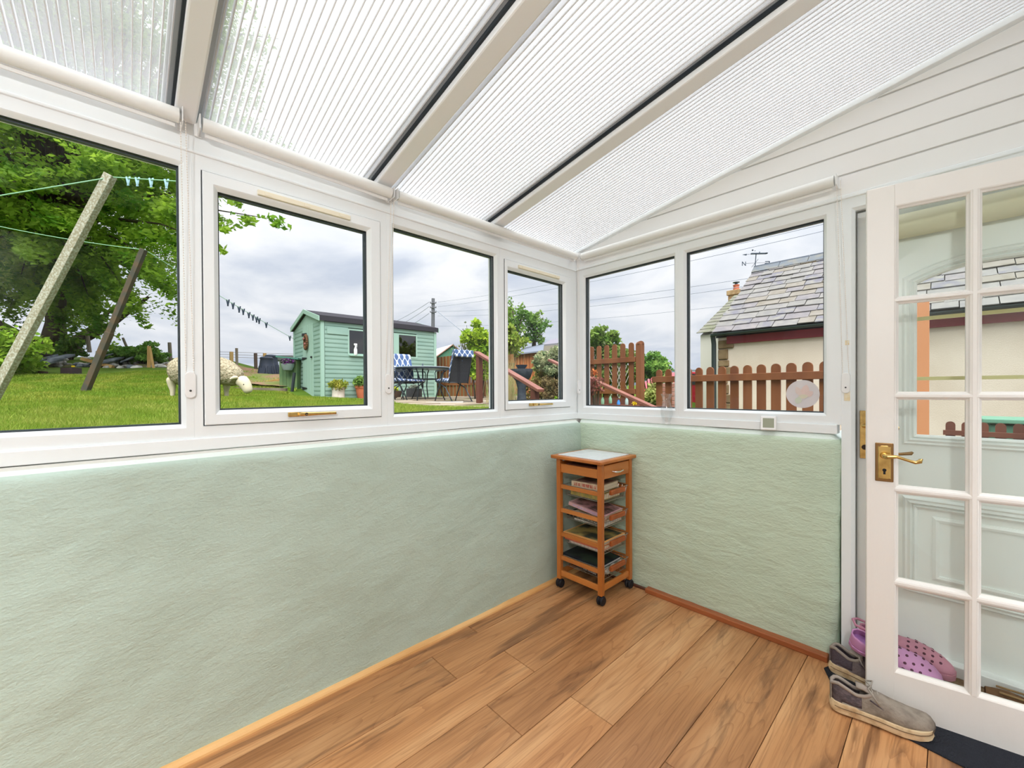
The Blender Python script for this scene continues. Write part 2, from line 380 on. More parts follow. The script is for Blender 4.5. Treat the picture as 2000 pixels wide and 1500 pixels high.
# white boards of the gable, each cut to the slope
LZ = lambda x: 2.178+.178*x
zb = [2.074, 2.166, 2.259, 2.353, 2.447, 2.541]
for i in range(len(zb)-1):
    z0, z1 = zb[i]+.003, zb[i+1]-.004
    xs = lambda z: max(-.06, (z-LZ(0))/.178)
    if z1 < LZ(-.06): poly = [(-.06, z0), (XR, z0), (XR, z1), (-.06, z1)]
    else: poly = [(xs(z0), z0), (XR, z0), (XR, z1), (min(XR, xs(z1)), z1)]
    poly = [(x, YB-.002, z) for x, z in poly]
    MB().prism(poly, (0, 0, 0), (0, .012, 0)).build('cladding_board', PAINTC, wb, bevel=.0025)
MB().prism([(-.3, YB+.008, 2.02), (XR+.1, YB+.008, 2.02), (XR+.1, YB+.008, LZ(XR)+.06), (-.3, YB+.008, LZ(-.3)+.06)], (0, 0, 0), (0, .12, 0)).build('gable_backing', mat('shadow_groove', (.66, .65, .63, 1), .8), wb)
MB().prism([(-.06, YB-.032, LZ(-.06)), (XR, YB-.032, LZ(XR)), (XR, YB-.032, LZ(XR)+.045), (-.06, YB-.032, LZ(-.06)+.045)], (0, 0, 0), (0, .03, 0)).build('gable_trim', UPVC2, wb, bevel=.003)
MB().box(-.055, XR, YB-.012, YB+.01, 2.057, 2.075).build('head_trim', UPVC2, wb, bevel=.003)

# --- skirtings
PINE = mat('pine_quadrant', lin(226, 178, 118), .45, .4, var=(6, lin(196, 140, 78), .5, .75, (1, .25, 1)))
MAHOG = mat('brown_strip', lin(168, 98, 58), .42, .4, var=(4, lin(148, 82, 46), .3, .7, (.3, 3, 3)))
q = [(.0, -3.58, 0), (.037, -3.58, 0)]+[(.013+.024*math.cos(a), -3.58, .002+.018*math.sin(a)) for a in (0, .4, .8, 1.2, 1.57)]+[(.0, -3.58, .02)]
b = MB().prism(q, (0, 0, 0), (0, 3.61, 0)).build('baseboard_left', PINE); tag(b, 'pale pine quadrant strip along the foot of the left green wall', kind='structure')
b = MB().box(.49, 1.372, .026, .075, .0, .027).build('baseboard_back', MAHOG, bevel=.004); tag(b, 'reddish brown wooden strip at the foot of the right green wall', kind='structure')
b = MB().box(.04, .488, .048, .075, .0, .012).build('trim_1', mat('dark_brown_strip', lin(92, 54, 40), .5), bevel=.002); tag(b, 'thin dark brown floor strip behind the wooden trolley', kind='structure')

# --- windows
def ring2(mb, o, ax, ay, az, O, I, prof):
    o, ax, ay, az = map(Vector, (o, ax, ay, az)); vs = []; k = len(prof)
    for ia, ib, sa, sb in ((0, 2, 1, 1), (1, 2, -1, 1), (1, 3, -1, -1), (0, 3, 1, -1)):
        for t, i, h in prof: vs.append(o+ax*(O[ia]*(1-t)+I[ia]*t+sa*i)+ay*(O[ib]*(1-t)+I[ib]*t+sb*i)+az*h)
    fs = [(c*k+i, ((c+1) % 4)*k+i, ((c+1) % 4)*k+(i+1) % k, c*k+(i+1) % k) for c in range(4) for i in range(k)]
    return mb.add(vs, fs)
LEFT = ((XL, 0, 0), (0, 1, 0), (0, 0, 1), (1, 0, 0)); BACK = ((0, YB, 0), (1, 0, 0), (0, 0, 1), (0, -1, 0))
def at2(fr, a, b_, h): o, ax, ay, az = map(Vector, fr); return o+ax*a+ay*b_+az*h
def pane_box(fr, I, h, t=.004):
    o, ax, ay, az = map(Vector, fr); c = o+ax*(I[0]+I[1])/2+ay*(I[2]+I[3])/2+az*h
    return MB().obox(c, ax*(I[1]-I[0])/2, ay*(I[3]-I[2])/2, az*t/2)
def window(k, fr, O, I, label, sash=None):
    w = thing('window_%d' % k, label, None, at2(fr, O[0], O[2], 0), kind='structure')
    if not sash:
        ring2(MB(), *fr, O, I, [(0, 0, -.065), (0, 0, -.001), (0, .001, 0), (1, -.013, 0), (1, -.010, -.003), (1, 0, -.016), (1, 0, -.065)]).build('window_frame', UPVC, w)
        ring2(MB(), *fr, I, I, [(0, -.002, -.0165), (0, .0015, -.018), (0, .0015, -.028), (0, -.002, -.028)]).build('gasket', GASKET, w)
        ring2(MB(), *fr, I, I, [(0, -.004, -.032), (0, .005, -.032), (0, .005, -.048), (0, -.004, -.048)]).build('spacer', SPACER, w)
        pane_box(fr, (I[0]-.004, I[1]+.004, I[2]-.004, I[3]+.004), -.03).build('pane', PANE, w)
    else:
        g = .002; S = sash
        ring2(MB(), *fr, O, (S[0]-g, S[1]+g, S[2]-g, S[3]+g), [(0, 0, -.065), (0, 0, 0), (1, -.002, 0), (1, 0, -.002), (1, 0, -.065)]).build('window_frame', UPVC, w)
        ring2(MB(), *fr, S, S, [(0, -.0025, -.03), (0, -.0025, .0005), (0, .001, .0005), (0, .001, -.03)]).build('gasket', GASKET, w)
        s = thing('sash', None, None, at2(fr, S[0], S[2], 0)-origin(w)); s.parent = w
        ring2(MB(), *fr, S, I, [(0, 0, -.05), (0, 0, .006), (0, .003, .009), (1, -.015, .009), (1, -.011, .005), (1, 0, -.010), (1, 0, -.05)]).build('sash_frame', UPVC, s)
        ring2(MB(), *fr, I, I, [(0, -.002, -.0105), (0, .0015, -.012), (0, .0015, -.022), (0, -.002, -.022)]).build('glass_gasket', GASKET, s)
        ring2(MB(), *fr, I, I, [(0, -.004, -.026), (0, .005, -.026), (0, .005, -.042), (0, -.004, -.042)]).build('spacer', SPACER, s)
        pane_box(fr, (I[0]-.004, I[1]+.004, I[2]-.004, I[3]+.004), -.024).build('pane', PANE, s)
    return w
ZB0, ZB1 = 1.06, 2.056
OT, FB, FT = ZB1, 1.111, 2.001
B = [-3.50, -2.80, -2.064, -1.346, -.640, .070]
window(1, LEFT, (B[1], B[2], ZB0, OT), (-2.745, -2.099, FB, FT), 'fixed white window onto the lawn and big tree, leftmost in view')
w2 = window(2, LEFT, (B[2], B[3], ZB0, OT), (-1.990, -1.437, 1.156, 1.946), 'top-hung white window with brass handle facing the green shed', (-2.036, -1.379, 1.105, 2.000))
window(3, LEFT, (B[3], B[4], ZB0, OT), (-1.304, -.672, FB, FT), 'fixed white window looking out to the patio chairs')
w4 = window(4, LEFT, (B[4], B[5], ZB0, OT), (-.570, -.058, 1.156, 1.942), 'narrow white opening window nearest the corner, facing the hedge', (-.602, .004, 1.105, 1.996))
window(5, BACK, (-.055, .673, ZB0, OT), (.006, .642, FB, FT), 'fixed white window above the trolley facing the tall picket fence')
window(6, BACK, (.673, 1.412, ZB0, OT), (.714, 1.346, FB, FT), 'fixed white window with a round sticker facing the slate roofed building')
window(7, LEFT, (B[0], B[1], ZB0, OT), (-3.44, -2.86, FB, FT), 'fixed white window beyond the left edge of the view')
MB().box(XL-.07, XL+.0005, .068, .15, 1.0, 2.06).build('trim_2', UPVC, kind='structure', label='white corner post between the left and end windows')
b = MB().box(XL-.06, XL+.010, YR, YB, 1.018, 1.060).build('trim_3', UPVC2, bevel=.003); tag(b, 'white lower cill rail under the left windows', kind='structure')
b = MB().box(XL, 1.398, YB-.011, YB+.06, 1.018, 1.060).build('trim_4', UPVC2, bevel=.003); tag(b, 'white lower cill rail under the end windows', kind='structure')
def vent(parent, fr, a0, a1, z):
    v = at2(fr, a0, z, .009); m = MB().obox(at2(fr, (a0+a1)/2, z, .015), Vector(fr[1])*(a1-a0)/2, (0, 0, .010), Vector(fr[3])*.006)
    v = m.build('trickle_vent', YELLOWED, parent, bevel=.003)
    m = MB()
    for t in (.1, .5, .9): m.obox(at2(fr, a0+(a1-a0)*t, z, .0215), Vector(fr[1])*.012, (0, 0, .006), Vector(fr[3])*.0012)
    m.build('vent_slider', YELLOWED, parent)
vent(w2, LEFT, -1.87, -1.52, 1.975); vent(w4, LEFT, -.50, -.12, 1.971)
def espag(parent, fr, a, z, ln):
    t = thing('window_handle', None, None, at2(fr, a, z, .009)-origin(parent)); t.parent = parent
    X = Vector(fr[1]); H = Vector(fr[3])
    m = MB().obox(at2(fr, a+.012, z, .013), X*.022, (0, 0, .009), H*.005); m.build('handle_base', BRASS, t, bevel=.003)
    m = MB().tube([at2(fr, a+.03, z, .012), at2(fr, a+.034, z, .026), at2(fr, a+.05, z, .030), at2(fr, a+.10, z, .031), at2(fr, a+ln, z, .028)], [.008, .009, .008, .0065, .006], 8)
    m.build('handle_lever', BRASS, t, smooth=True)
    MB().cyl(at2(fr, a+.052, z, .026), at2(fr, a+.052, z, .0375), .006, n=12).build('handle_lock', BLACK, t, smooth=True)
espag(w2, LEFT, -1.762, 1.131, .17); espag(w4, LEFT, -.40, 1.131, .19)

# --- roof
ce = thing('ceiling', 'sloping ribbed polycarbonate lean-to roof between white rafters', None, (0, 0, 0), kind='structure')
RZ = lambda x: 2.157+.18*x
RAFT = [(-3.52, -3.45), (-2.82, -2.75), (-2.112, -2.052), (-1.413, -1.340), (-.727, -.652)]
for y0, y1 in RAFT:
    q = [(-.055, RZ(-.055)), (XR, RZ(XR)), (XR, RZ(XR)+.05), (-.055, RZ(-.055)+.05)]
    r = MB().prism([(x, y0, z) for x, z in q], (0, 0, 0), (0, y1-y0, 0)).build('rafter', mat('rafter_white', lin(240, 241, 241), .4, .35), ce, bevel=.006)
    MB().prism([(x, y0-.008, z) for x, z in [(-.05, RZ(-.05)+.022), (XR, RZ(XR)+.022), (XR, RZ(XR)+.036), (-.05, RZ(-.05)+.036)]], (0, 0, 0), (0, .010, 0)).build('rafter_gasket', GASKET, ce)
    m = MB().prism([(x, y0-.03, z) for x, z in [(-.2, RZ(-.2)+.065), (XR, RZ(XR)+.065), (XR, RZ(XR)+.085), (-.2, RZ(-.2)+.085)]], (0, 0, 0), (0, y1-y0+.06, 0)).build('glazing_cap', UPVC2, ce)
POLY = glass('poly_skin', (.95, .95, .95, 1), .02, .25, .12, (.94, .95, .94, 1))
WEB = bpy.data.materials.new('poly_web'); WEB.use_nodes = True; nt = WEB.node_tree; nt.nodes.clear()
o_ = nt.nodes.new('ShaderNodeOutputMaterial'); t_ = nt.nodes.new('ShaderNodeBsdfTranslucent'); d_ = nt.nodes.new('ShaderNodeBsdfDiffuse'); x_ = nt.nodes.new('ShaderNodeMixShader')
t_.inputs[0].default_value = (.95, .955, .965, 1); d_.inputs[0].default_value = (.93, .935, .945, 1); x_.inputs[0].default_value = .5
nt.links.new(t_.outputs[0], x_.inputs[1]); nt.links.new(d_.outputs[0], x_.inputs[2]); nt.links.new(x_.outputs[0], o_.inputs[0])
bays = [(RAFT[i][1], RAFT[i+1][0]) for i in range(4)]+[(RAFT[4][1], YB-.028)]
def slab(mb, y0, y1, zo, th, x0=-.16, x1=XR):
    return mb.prism([(x0, y0, RZ(x0)+zo), (x1, y0, RZ(x1)+zo), (x1, y0, RZ(x1)+zo+th), (x0, y0, RZ(x0)+zo+th)], (0, 0, 0), (0, y1-y0, 0))
for y0, y1 in bays:
    s = slab(MB(), y0-.005, y1+.005, .038, .001).build('roof_sheet', POLY, ce)
    slab(MB(), y0-.005, y1+.005, .061, .001).build('sheet_skin', POLY, s)
    m = MB(); k = int((y1-y0)/.0205)
    for i in range(k+1):
        y = y0+(y1-y0)*i/k; slab(m, y-.0017, y+.0017, .0392, .0217)
    m.build('sheet_rib', WEB, s, kind='stuff')
    m = MB()
    for i in range(k+1): y = y0+(y1-y0)*i/k; slab(m, y-.0011, y+.0011, .0355, .0024)
    m.build('rib_line', mat('rib_edge', lin(240, 238, 236), .5, trans=.65), s, kind='stuff')
eb = MB().box(XL-.10, XL+.004, YR, YB+.1, 2.058, 2.158).build('eaves_beam', UPVC, ce, bevel=.004)
MB().box(XL-.02, XL+.009, YR, YB-.01, 2.052, 2.062).build('eaves_moulding', UPVC2, ce, bevel=.003)
MB().box(XR, XR+.3, YR-.2, YB+.2, 2.3, 3.4).build('wall_right_upper', mat('house_render', (.72, .70, .65, 1), .85), ce)

# --- off-view walls that close the room
wr = thing('wall_right', 'white house wall on the high side of the lean-to, out of view', None, (XR, 0, 0), kind='structure')
HW = mat('house_wall_paint', (.78, .76, .72, 1), .7)
MB().box(XR, XR+.25, YR, -.84, 0, 2.62).build('wall_panel', HW, wr)
MB().box(XR, XR+.25, -.04, YB+.3, 0, 2.62).build('wall_panel', HW, wr)
MB().box(XR, XR+.25, -.84, -.04, 2.02, 2.62).build('wall_panel', HW, wr)
MB().box(XR+1.4, XR+1.5, -2, 1, 0, 2.62).build('hall_wall', HW, wr)
wz = thing('wall_rear', 'white end wall behind the viewer, out of view', None, (0, YR, 0), kind='structure')
MB().box(-.1, XR, YR-.12, YR, 0, 1.02).build('wall_panel', HW, wz)
MB().box(-.1, .3, YR-.12, YR, 1.02, 2.6).build('wall_panel', HW, wz); MB().box(1.9, XR, YR-.12, YR, 1.02, 2.6).build('wall_panel', HW, wz)
MB().box(.3, 1.9, YR-.12, YR, 2.1, 2.6).build('wall_panel', HW, wz)

LX, LYY = 2.27, -3.10  # fill lamp added behind the camera to brighten the room; no known source
lp_ = thing('fill_lamp', 'added fill lamp with a white enamel shade on the house wall, out of view', 'lamp', (LX, LYY, 2.43))
MB().cyl((XR, LYY, 2.25), (LX, LYY, 2.25), .008, n=8).build('fill_lamp_arm', BLACK, lp_)
MB().lathe([(.015, 2.25), (.03, 2.23), (.08, 2.16), (.078, 2.16), (.027, 2.222), (.0, 2.225)], (LX, LYY, 0), 28).build('fill_lamp_shade', UPVC, lp_, smooth=True)
bm_ = mat('fill_bulb_glow', (1, 1, 1, 1)); bm_.node_tree.nodes['Principled BSDF'].inputs['Emission Color'].default_value = (1, .93, .84, 1); bm_.node_tree.nodes['Principled BSDF'].inputs['Emission Strength'].default_value = 8
MB().ball((LX, LYY, 2.185), .022, 12, 8).build('fill_bulb', bm_, lp_, smooth='all')
pl_ = bpy.data.lights.new('fill_light', 'POINT'); po_ = bpy.data.objects.new('fill_light', pl_); COL.objects.link(po_); pl_.energy = FILL_W; pl_.shadow_soft_size = .07; pl_.color = (.97, .985, 1); po_.location = (0, 0, -.33); po_.parent = lp_

# ============================================================ BACK DOOR (exterior)
d1 = thing('door_1', 'white panelled exterior door with an arched glazed light, behind the pane door', None, (1.41, YB, 0), kind='structure')
LEAFM = mat('door_leaf_white', lin(238, 242, 240), .35, .35)
ring2(MB(), *BACK, (1.412, 2.35, .03, 2.057), (1.458, 2.305, .112, 2.001), [(0, 0, -.09), (0, 0, 0), (1, -.012, 0), (1, 0, -.012), (1, 0, -.09)]).build('door_frame', UPVC, d1)
ring2(MB(), *BACK, (1.46, 2.303, .114, 1.999), (1.46, 2.303, .114, 1.999), [(0, -.004, -.03), (0, .0012, -.03), (0, .0012, -.04), (0, -.004, -.04)]).build('weather_seal', mat('grey_seal', lin(120, 120, 116), .6), d1)
LY = .128                                # leaf face
AX0, AX1 = 1.645, 2.118
def arch(x0, x1, zb, zs, rise, off=0, n=14):
    x0 -= off; x1 += off; zb -= off; pts = [(x0, zb), (x1, zb)]
    for k in range(n+1):
        t = k/n; x = x1+(x0-x1)*t; s = abs(2*t-1)
        pts.append((x, zs+off*.8+rise*(1-s**2.4)))
    return pts
lf = thing('door_leaf', None, None, Vector((1.462, LY, .12))-origin(d1)); lf.parent = d1
m = MB().box(1.462, AX0, LY, LY+.05, .12, 1.995).box(AX1, 2.30, LY, LY+.05, .12, 1.995).box(AX0, AX1, LY, LY+.05, .12, 1.028)
ar = arch(AX0, AX1, 1.028, 1.655, .052)[2:]
m.prism([(x, LY, z) for x, z in ar]+[(AX0, LY, 1.995), (AX1, LY, 1.995)], (0, 0, 0), (0, .05, 0)); m.build('leaf_panel', LEAFM, lf)
def poly_ring(path, prof, y):
    """path closed list (x,z); prof (outset, height towards the room)"""
    k = len(path); vs = []; c = np.mean(path, axis=0)
    for i in range(k):
        p0, p, p1 = (np.array(path[j % k]) for j in (i-1, i, i+1))
        e0 = (p-p0)/np.linalg.norm(p-p0); e1 = (p1-p)/np.linalg.norm(p1-p); n0 = np.array((e0[1], -e0[0])); n1 = np.array((e1[1], -e1[0]))
        nn = n0+n1; nn /= np.linalg.norm(nn); nn = nn/max(.5, nn@n0)
        if nn@(p-c) < 0: nn = -nn
        for o, h in prof: q = p+nn*o; vs.append((q[0], y-h, q[1]))
    m_ = len(prof); fs = [(i*m_+j, ((i+1) % k)*m_+j, ((i+1) % k)*m_+(j+1) % m_, i*m_+(j+1) % m_) for i in range(k) for j in range(m_)]
    return MB().add(vs, fs)
MPROF = [(-.004, -.02), (-.004, .008), (.004, .014), (.010, .006), (.017, .016), (.026, .010), (.032, .012), (.040, .002), (.042, -.02)]
poly_ring(arch(AX0, AX1, 1.028, 1.655, .052), MPROF, LY).build('light_moulding', LEAFM, lf)
MB().prism([(x, LY+.022, z) for x, z in arch(AX0, AX1, 1.028, 1.655, .052)], (0, 0, 0), (0, .004, 0)).build('arched_pane', PANE, lf)
GB = mat('gold_glazing_bar', lin(214, 208, 150), .4, .4)
for z in (1.508, 1.262): MB().box(AX0-.003, AX1+.003, LY+.016, LY+.032, z-.007, z+.007).build('glazing_bar', GB, lf)
pl = [(1.648, .42), (2.115, .42), (2.115, .735), (1.648, .735)]
poly_ring(pl, MPROF, LY).build('panel_moulding', LEAFM, lf)
poly_ring([(1.705, .46), (2.058, .46), (2.058, .695), (1.705, .695)], [(-.01, -.02), (-.01, .006), (.0, .008), (.010, .004), (.012, -.02)], LY).build('panel_moulding', LEAFM, lf)
m = MB().box(1.470, 1.507, LY-.006, LY, .915, 1.125); hp = m.build('handle_plate', BRASS, lf, bevel=.002, label='long brass handle plate')
m = MB().tube([(1.488, LY-.004, 1.06), (1.488, LY-.045, 1.06), (1.510, LY-.052, 1.06), (1.60, LY-.05, 1.058)], [.009, .008, .008, .007], 8); m.build('handle_lever', BRASS, lf, smooth=True)
MB().cyl((1.488, LY-.003, .965), (1.488, LY-.012, .965), .011, n=12).build('lock_cylinder', mat('dark_lock', (.06, .04, .03, 1), .4, .5, .8), lf)
MB().box(1.458, 2.30, .082, .13, .107, .150).build('threshold', UPVC, d1, bevel=.003)
MB().box(1.412, 2.34, .13, .40, -.02, .112).build('door_step', mat('grey_step', lin(122, 112, 98), .8), d1)
# pull-down blind mounted on the exterior door
CREAM = mat('cream_fabric', lin(226, 222, 196), .8, .1)
rb = thing('door_blind', 'rolled cream fabric blind mounted on the exterior door above its arched light', 'blind', (1.56, LY-.045, 1.885))
MB().cyl((1.565, LY-.040, 1.885), (2.23, LY-.040, 1.885), .049, n=24).build('blind_roll', CREAM, rb, smooth=True)
for x in (1.558, 2.232): MB().box(x-.003, x+.003, LY-.07, LY+.002, 1.855, 1.915).build('bracket', PLASTW, rb)

# ============================================================ PANE DOOR
dz = math.atan2(.1715409, .985177)
d2 = thing('door_2', 'white painted wooden pane door with fifteen panes and brass handle, standing open', None, (1.522, -.154, .004), kind='structure', local=True, rz=dz)
DW, DH, DT = .776, 1.980, .04
cs = [(.090, .266), (.300, .476), (.510, .686)]; rs = [(.160, .472), (.504, .824), (.854, 1.178), (1.204, 1.536), (1.560, 1.892)]
MB().cham(0, .080, 0, DT, 0, DH, .002).build('stile', PAINTW, d2); MB().cham(DW-.080, DW, 0, DT, 0, DH, .002).build('stile', PAINTW, d2)
MB().box(.080, DW-.080, .001, DT-.001, DH-.078, DH).build('top_rail', PAINTW, d2); MB().box(.080, DW-.080, .001, DT-.001, 0, .150).build('bottom_rail', PAINTW, d2)
for a, b_ in ((cs[0][1], cs[1][0]), (cs[1][1], cs[2][0])):
    c = (a+b_)/2; MB().cham(c-.008, c+.008, 0.0, DT, .148, DH-.076, .003).build('glazing_bar', PAINTW, d2)
for a, b_ in zip(rs[:-1], rs[1:]):
    c = (a[1]+b_[0])/2; MB().cham(.078, DW-.078, .0005, DT-.0005, c-.006, c+.006, .002).build('glazing_bar', PAINTW, d2)
for i, (x0, x1) in enumerate(cs):
    for j, (z0, z1) in enumerate(rs):
        fr = ((0, 0, 0), (1, 0, 0), (0, 0, 1), (0, -1, 0))
        ring2(MB(), *fr, (x0, x1, z0, z1), (x0, x1, z0, z1), [(0, -.010, -.001), (0, -.006, -.003), (0, -.003, -.010), (0, .002, -.015), (0, .002, -.025), (0, -.003, -.030), (0, -.010, -.039)]).build('glazing_bead', PAINTW, d2)
        MB().box(x0-.004, x1+.004, .019, .022, z0-.004, z1+.004).build('pane', PANE2, d2)
h = thing('door_handle', None, None, (.051, 0, .94)); h.parent = d2; h['_local'] = 1
MB().cham(-.026, .026, -.004, .001, -.074, .072, .002).build('back_plate', BRASSD, h); MB().cham(-.018, .018, -.0065, -.003, -.064, .062, .002).build('plate_face', BRASS, h, label='polished brass centre of the plate')
m = MB()
for x, z in ((-.014, .062), (.014, .062), (-.014, -.064), (.014, -.064)): m.cyl((x, -.006, z), (x, -.0085, z), .004, n=10)
m.build('plate_screw', BRASSD, h, kind='stuff')
m = MB().cyl((0, -.0067, -.030), (0, -.0075, -.030), .006, n=12).box(-.0032, .0032, -.0075, -.0067, -.046, -.03); m.build('keyhole', BLACK, h)
m = MB().cyl((0, -.004, .026), (0, -.016, .026), .014, .010).tube([(0, -.010, .026), (0, -.045, .026), (.006, -.052, .027), (.03, -.054, .029), (.055, -.054, .020), (.078, -.054, .013), (.090, -.053, .018), (.093, -.050, .024), (.087, -.049, .023)], [.008, .009, .009, .006, .0052, .006, .008, .006, .004], 10)
m.build('handle_lever', BRASS, h, smooth=True)
h2 = thing('door_handle', None, None, (.051, DT, .94)); h2.parent = d2; h2['_local'] = 1
MB().cham(-.026, .026, -.001, .005, -.074, .072, .002).build('back_plate', BRASSD, h2)
MB().tube([(0, .003, .026), (0, .045, .026), (.01, .052, .027), (.05, .052, .022), (.085, .05, .028), (.09, .05, .034)], [.008, .009, .008, .0055, .007, .004], 10).build('handle_lever', BRASSD, h2, smooth=True)
MB().box(DW-.002, DW+.008, -.004, .004, .2, .3).box(DW-.002, DW+.008, -.004, .004, 1.6, 1.7).build('hinge', BRASSD, d2)

# ============================================================ BLINDS
BL = mat('blind_fabric', lin(232, 232, 228), .6, .2); CHM = mat('chain_white', lin(236, 230, 222), .4, .4)
def blind(name_lab, p0, p1, chain, toggle, group):
    p0, p1 = Vector(p0), Vector(p1); d = (p1-p0).normalized(); wall = Vector((-1, 0, 0)) if abs(d.y) > .5 else Vector((0, 1, 0))
    t = thing('roller_blind', name_lab, 'blind', p0, group)
    MB().cyl(p0+d*.012, p1-d*.012, .0225, n=28).build('blind_roll', BL, t, smooth=True)
    bb = MB().obox((p0+p1)/2+Vector((0, 0, -.026))+wall*.016, (p1-p0)/2-d*.02, wall*.003, (0, 0, .007)); bb.build('bottom_bar', PLASTW, t, bevel=.002)
    for p in (p0+d*.004, p1-d*.004):
        MB().obox(p+wall*.012, d*.0018, wall*.034, (0, 0, .024)).obox(p+wall*.046, d*.01, wall*.002, (0, 0, .024)).build('bracket', PLASTW, t, bevel=.001)
    if chain is not None:
        c = Vector(chain); g = Vector(toggle); m = MB(); s = d*.011
        for sg in (-1, 1):
            a = c+s*sg*.6; b_ = Vector((g.x, g.y, g.z))+s*sg; L = (b_-a).length; k = int(L/.0085)
            for i in range(k+1): m.ball(a+(b_-a)*i/k, .0023, 5, 4)
            m.tube([a, b_], .0007, 4)
        m.build('pull_chain', CHM, t, kind='stuff')
        n_ = -wall; q = Vector((g.x, g.y, g.z)); m = MB()
        pr = [(q+d*(.016*math.cos(a))+Vector((0, 0, (.030 if math.sin(a) > 0 else -.030)+.016*math.sin(a)))) for a in [k*PI/10+.0001 for k in range(20)]]
        m.prism(pr, (0, 0, 0), n_*.010); m.build('chain_tidy', PLASTW, t, bevel=.003)
        MB().cyl(q+Vector((0, 0, -.02))+n_*.009, q+Vector((0, 0, -.02))+n_*.0115, .0035, n=10).build('tidy_screw', mat('screw_dark', (.05, .05, .05, 1), .4, .5, .5), t)
G1 = 'rolled up roller blinds above the windows'
blind('white roller blind above the fixed lawn window, cut by the left edge', (0, -2.76, 2.134), (0, -2.090, 2.134), (.004, -2.092, 2.12), (XL+.001, -2.075, 1.247), G1)
blind('white roller blind above the handled window facing the green shed', (0, -2.052, 2.132), (0, -1.340, 2.122), (.004, -1.345, 2.11), (XL+.001, -1.344, 1.255), G1)
blind('white roller blind above the patio window and corner window', (0, -1.330, 2.122), (0, .015, 2.130), (.010, .012, 2.11), (XL+.035, .055, 1.24), G1)
blind('white roller blind above the end windows, beside the pane door', (.024, .022, 2.124), (1.408, .022, 2.128), (1.411, .018, 2.12), (1.428, YB-.001, 1.247), G1)
for z, w_, h_ in ((1.192, .010, .024), (1.425, .007, .010)):
    m = MB().box(1.432-w_, 1.432+w_, YB-.003, YB, z-h_, z+h_).build('adhesive_patch', mat('old_adhesive', lin(226, 196, 128), .6, var=(40, lin(236, 226, 200), .35, .6)), bevel=.001)
    tag(m, 'yellowed adhesive patch on the white door frame, ' + ('below the chain holder' if z < 1.3 else 'above the chain holder'), 'patch')

_lin = lin
OUT = .80            # outdoor surfaces: true albedos are darker than their photographed tones
def lin(r, g, b): c = _lin(r, g, b); return (c[0]*OUT, c[1]*OUT, c[2]*OUT, 1)

# ============================================================ OUTDOORS: ground
CTRL = np.array([(-.3,-5,.92),(-.3,-2,.93),(-.3,0,.93),(-2.5,-1,.95),(-2.5,-3.5,.99),(-4.66,-3.21,1.10),(-6.9,-2.68,1.22),(-6.2,-1.17,1.11),(-6.8,-1.7,1.11),
 (-8,1,1.02),(-7.6,3.7,1.02),(-10.2,1.07,1.09),(-9.1,.11,1.20),(-11.2,1.5,1.34),(-14.3,-3.3,1.73),(-14.1,1.3,1.77),(-12.5,-1.5,1.60),(-12.5,.6,1.48),(-11.3,-.4,1.40),(-5,2.5,.965),(-3.6,1.6,.95),
 (-6.9,1.4,.99),(-4,4.5,.96),(-9,6,.95),(-6,8,.9),(-16,-4,2.0),(-18.2,-4.5,2.15),(-20.7,-4.2,2.5),(-18,-1,2.2),(-17,2,2.0),(-22,4,2.0),(-26,0,2.1),(-30,-8,2.4),(-30,8,1.9),
 (-12,-8,1.6),(-8,-7,1.3),(-17,-9,2.2),(-12,10,1.0),(-20,14,1.2),(-3,-8,.95)])
_e = []
for px in (-60, 60, 180, 300, 400):
    for D, y in ((8.2, 752), (10.3, 735), (11.5, 725), (12.8, 717), (14.8, 702), (17.5, 697)):
        if px == 400 and D < 11: continue
        q = PD(px, y, D); _e.append((q.x, q.y, q.z))
for px, y, D in ((521, 734, 13.2), (565, 735, 13), (470, 733, 13), (520, 750, 11), (470, 752, 10.8)): q = PD(px, y, D); _e.append((q.x, q.y, q.z))
CTRL = np.array([c for c in CTRL if min((c[0]-e_[0])**2+(c[1]-e_[1])**2 for e_ in _e) > 1.2]+_e)
def GZ(x, y):
    x = np.asarray(x, float); y = np.asarray(y, float)
    d = ((x[..., None]-CTRL[:, 0])**2+(y[..., None]-CTRL[:, 1])**2+.15)**1.5; w = 1/d
    z = (w*CTRL[:, 2]).sum(-1)/w.sum(-1)
    s = np.clip((x+3.9)/2.0, 0, 1)*np.clip((y-1.3)/.5, 0, 1); s = s*s*(3-2*s)
    s2 = np.clip((x+4.6)/2.2, 0, 1)*np.clip((y-4.2)/.8, 0, 1)
    return z*(1-np.maximum(s, s2))+.02*np.maximum(s, s2)
gz = lambda x, y: float(GZ(np.array([x]), np.array([y]))[0])
SOIL = mat('garden_soil', lin(92, 72, 55), .95, .1, var=(1.4, lin(120, 96, 72), .35, .65), coord='World')
GRASSB = mat('lawn_ground', lin(98, 122, 38), .95, .1, var=(1.1, lin(70, 98, 26), .35, .7), coord='World')
gx = np.concatenate([np.linspace(-40, -16, 30), np.linspace(-15.6, -.3, 110)]); gy = np.concatenate([np.linspace(-30, -7, 20), np.linspace(-6.8, 9, 110), np.linspace(9.5, 30, 20)])
X, Y = np.meshgrid(gx, gy); Z = GZ(X, Y)+(fbm(X, Y, 1.2, 3, 2)-.45)*.03
idx = np.arange(X.size).reshape(X.shape)
f = np.stack([idx[:-1, :-1], idx[:-1, 1:], idx[1:, 1:], idx[1:, :-1]], -1).reshape(-1, 4)
lawn = npmesh('garden_ground', np.stack([X.ravel(), Y.ravel(), Z.ravel()], 1), f, GRASSB, smooth=True)
tag(lawn, 'sloping green lawn outside the garden windows', kind='structure')
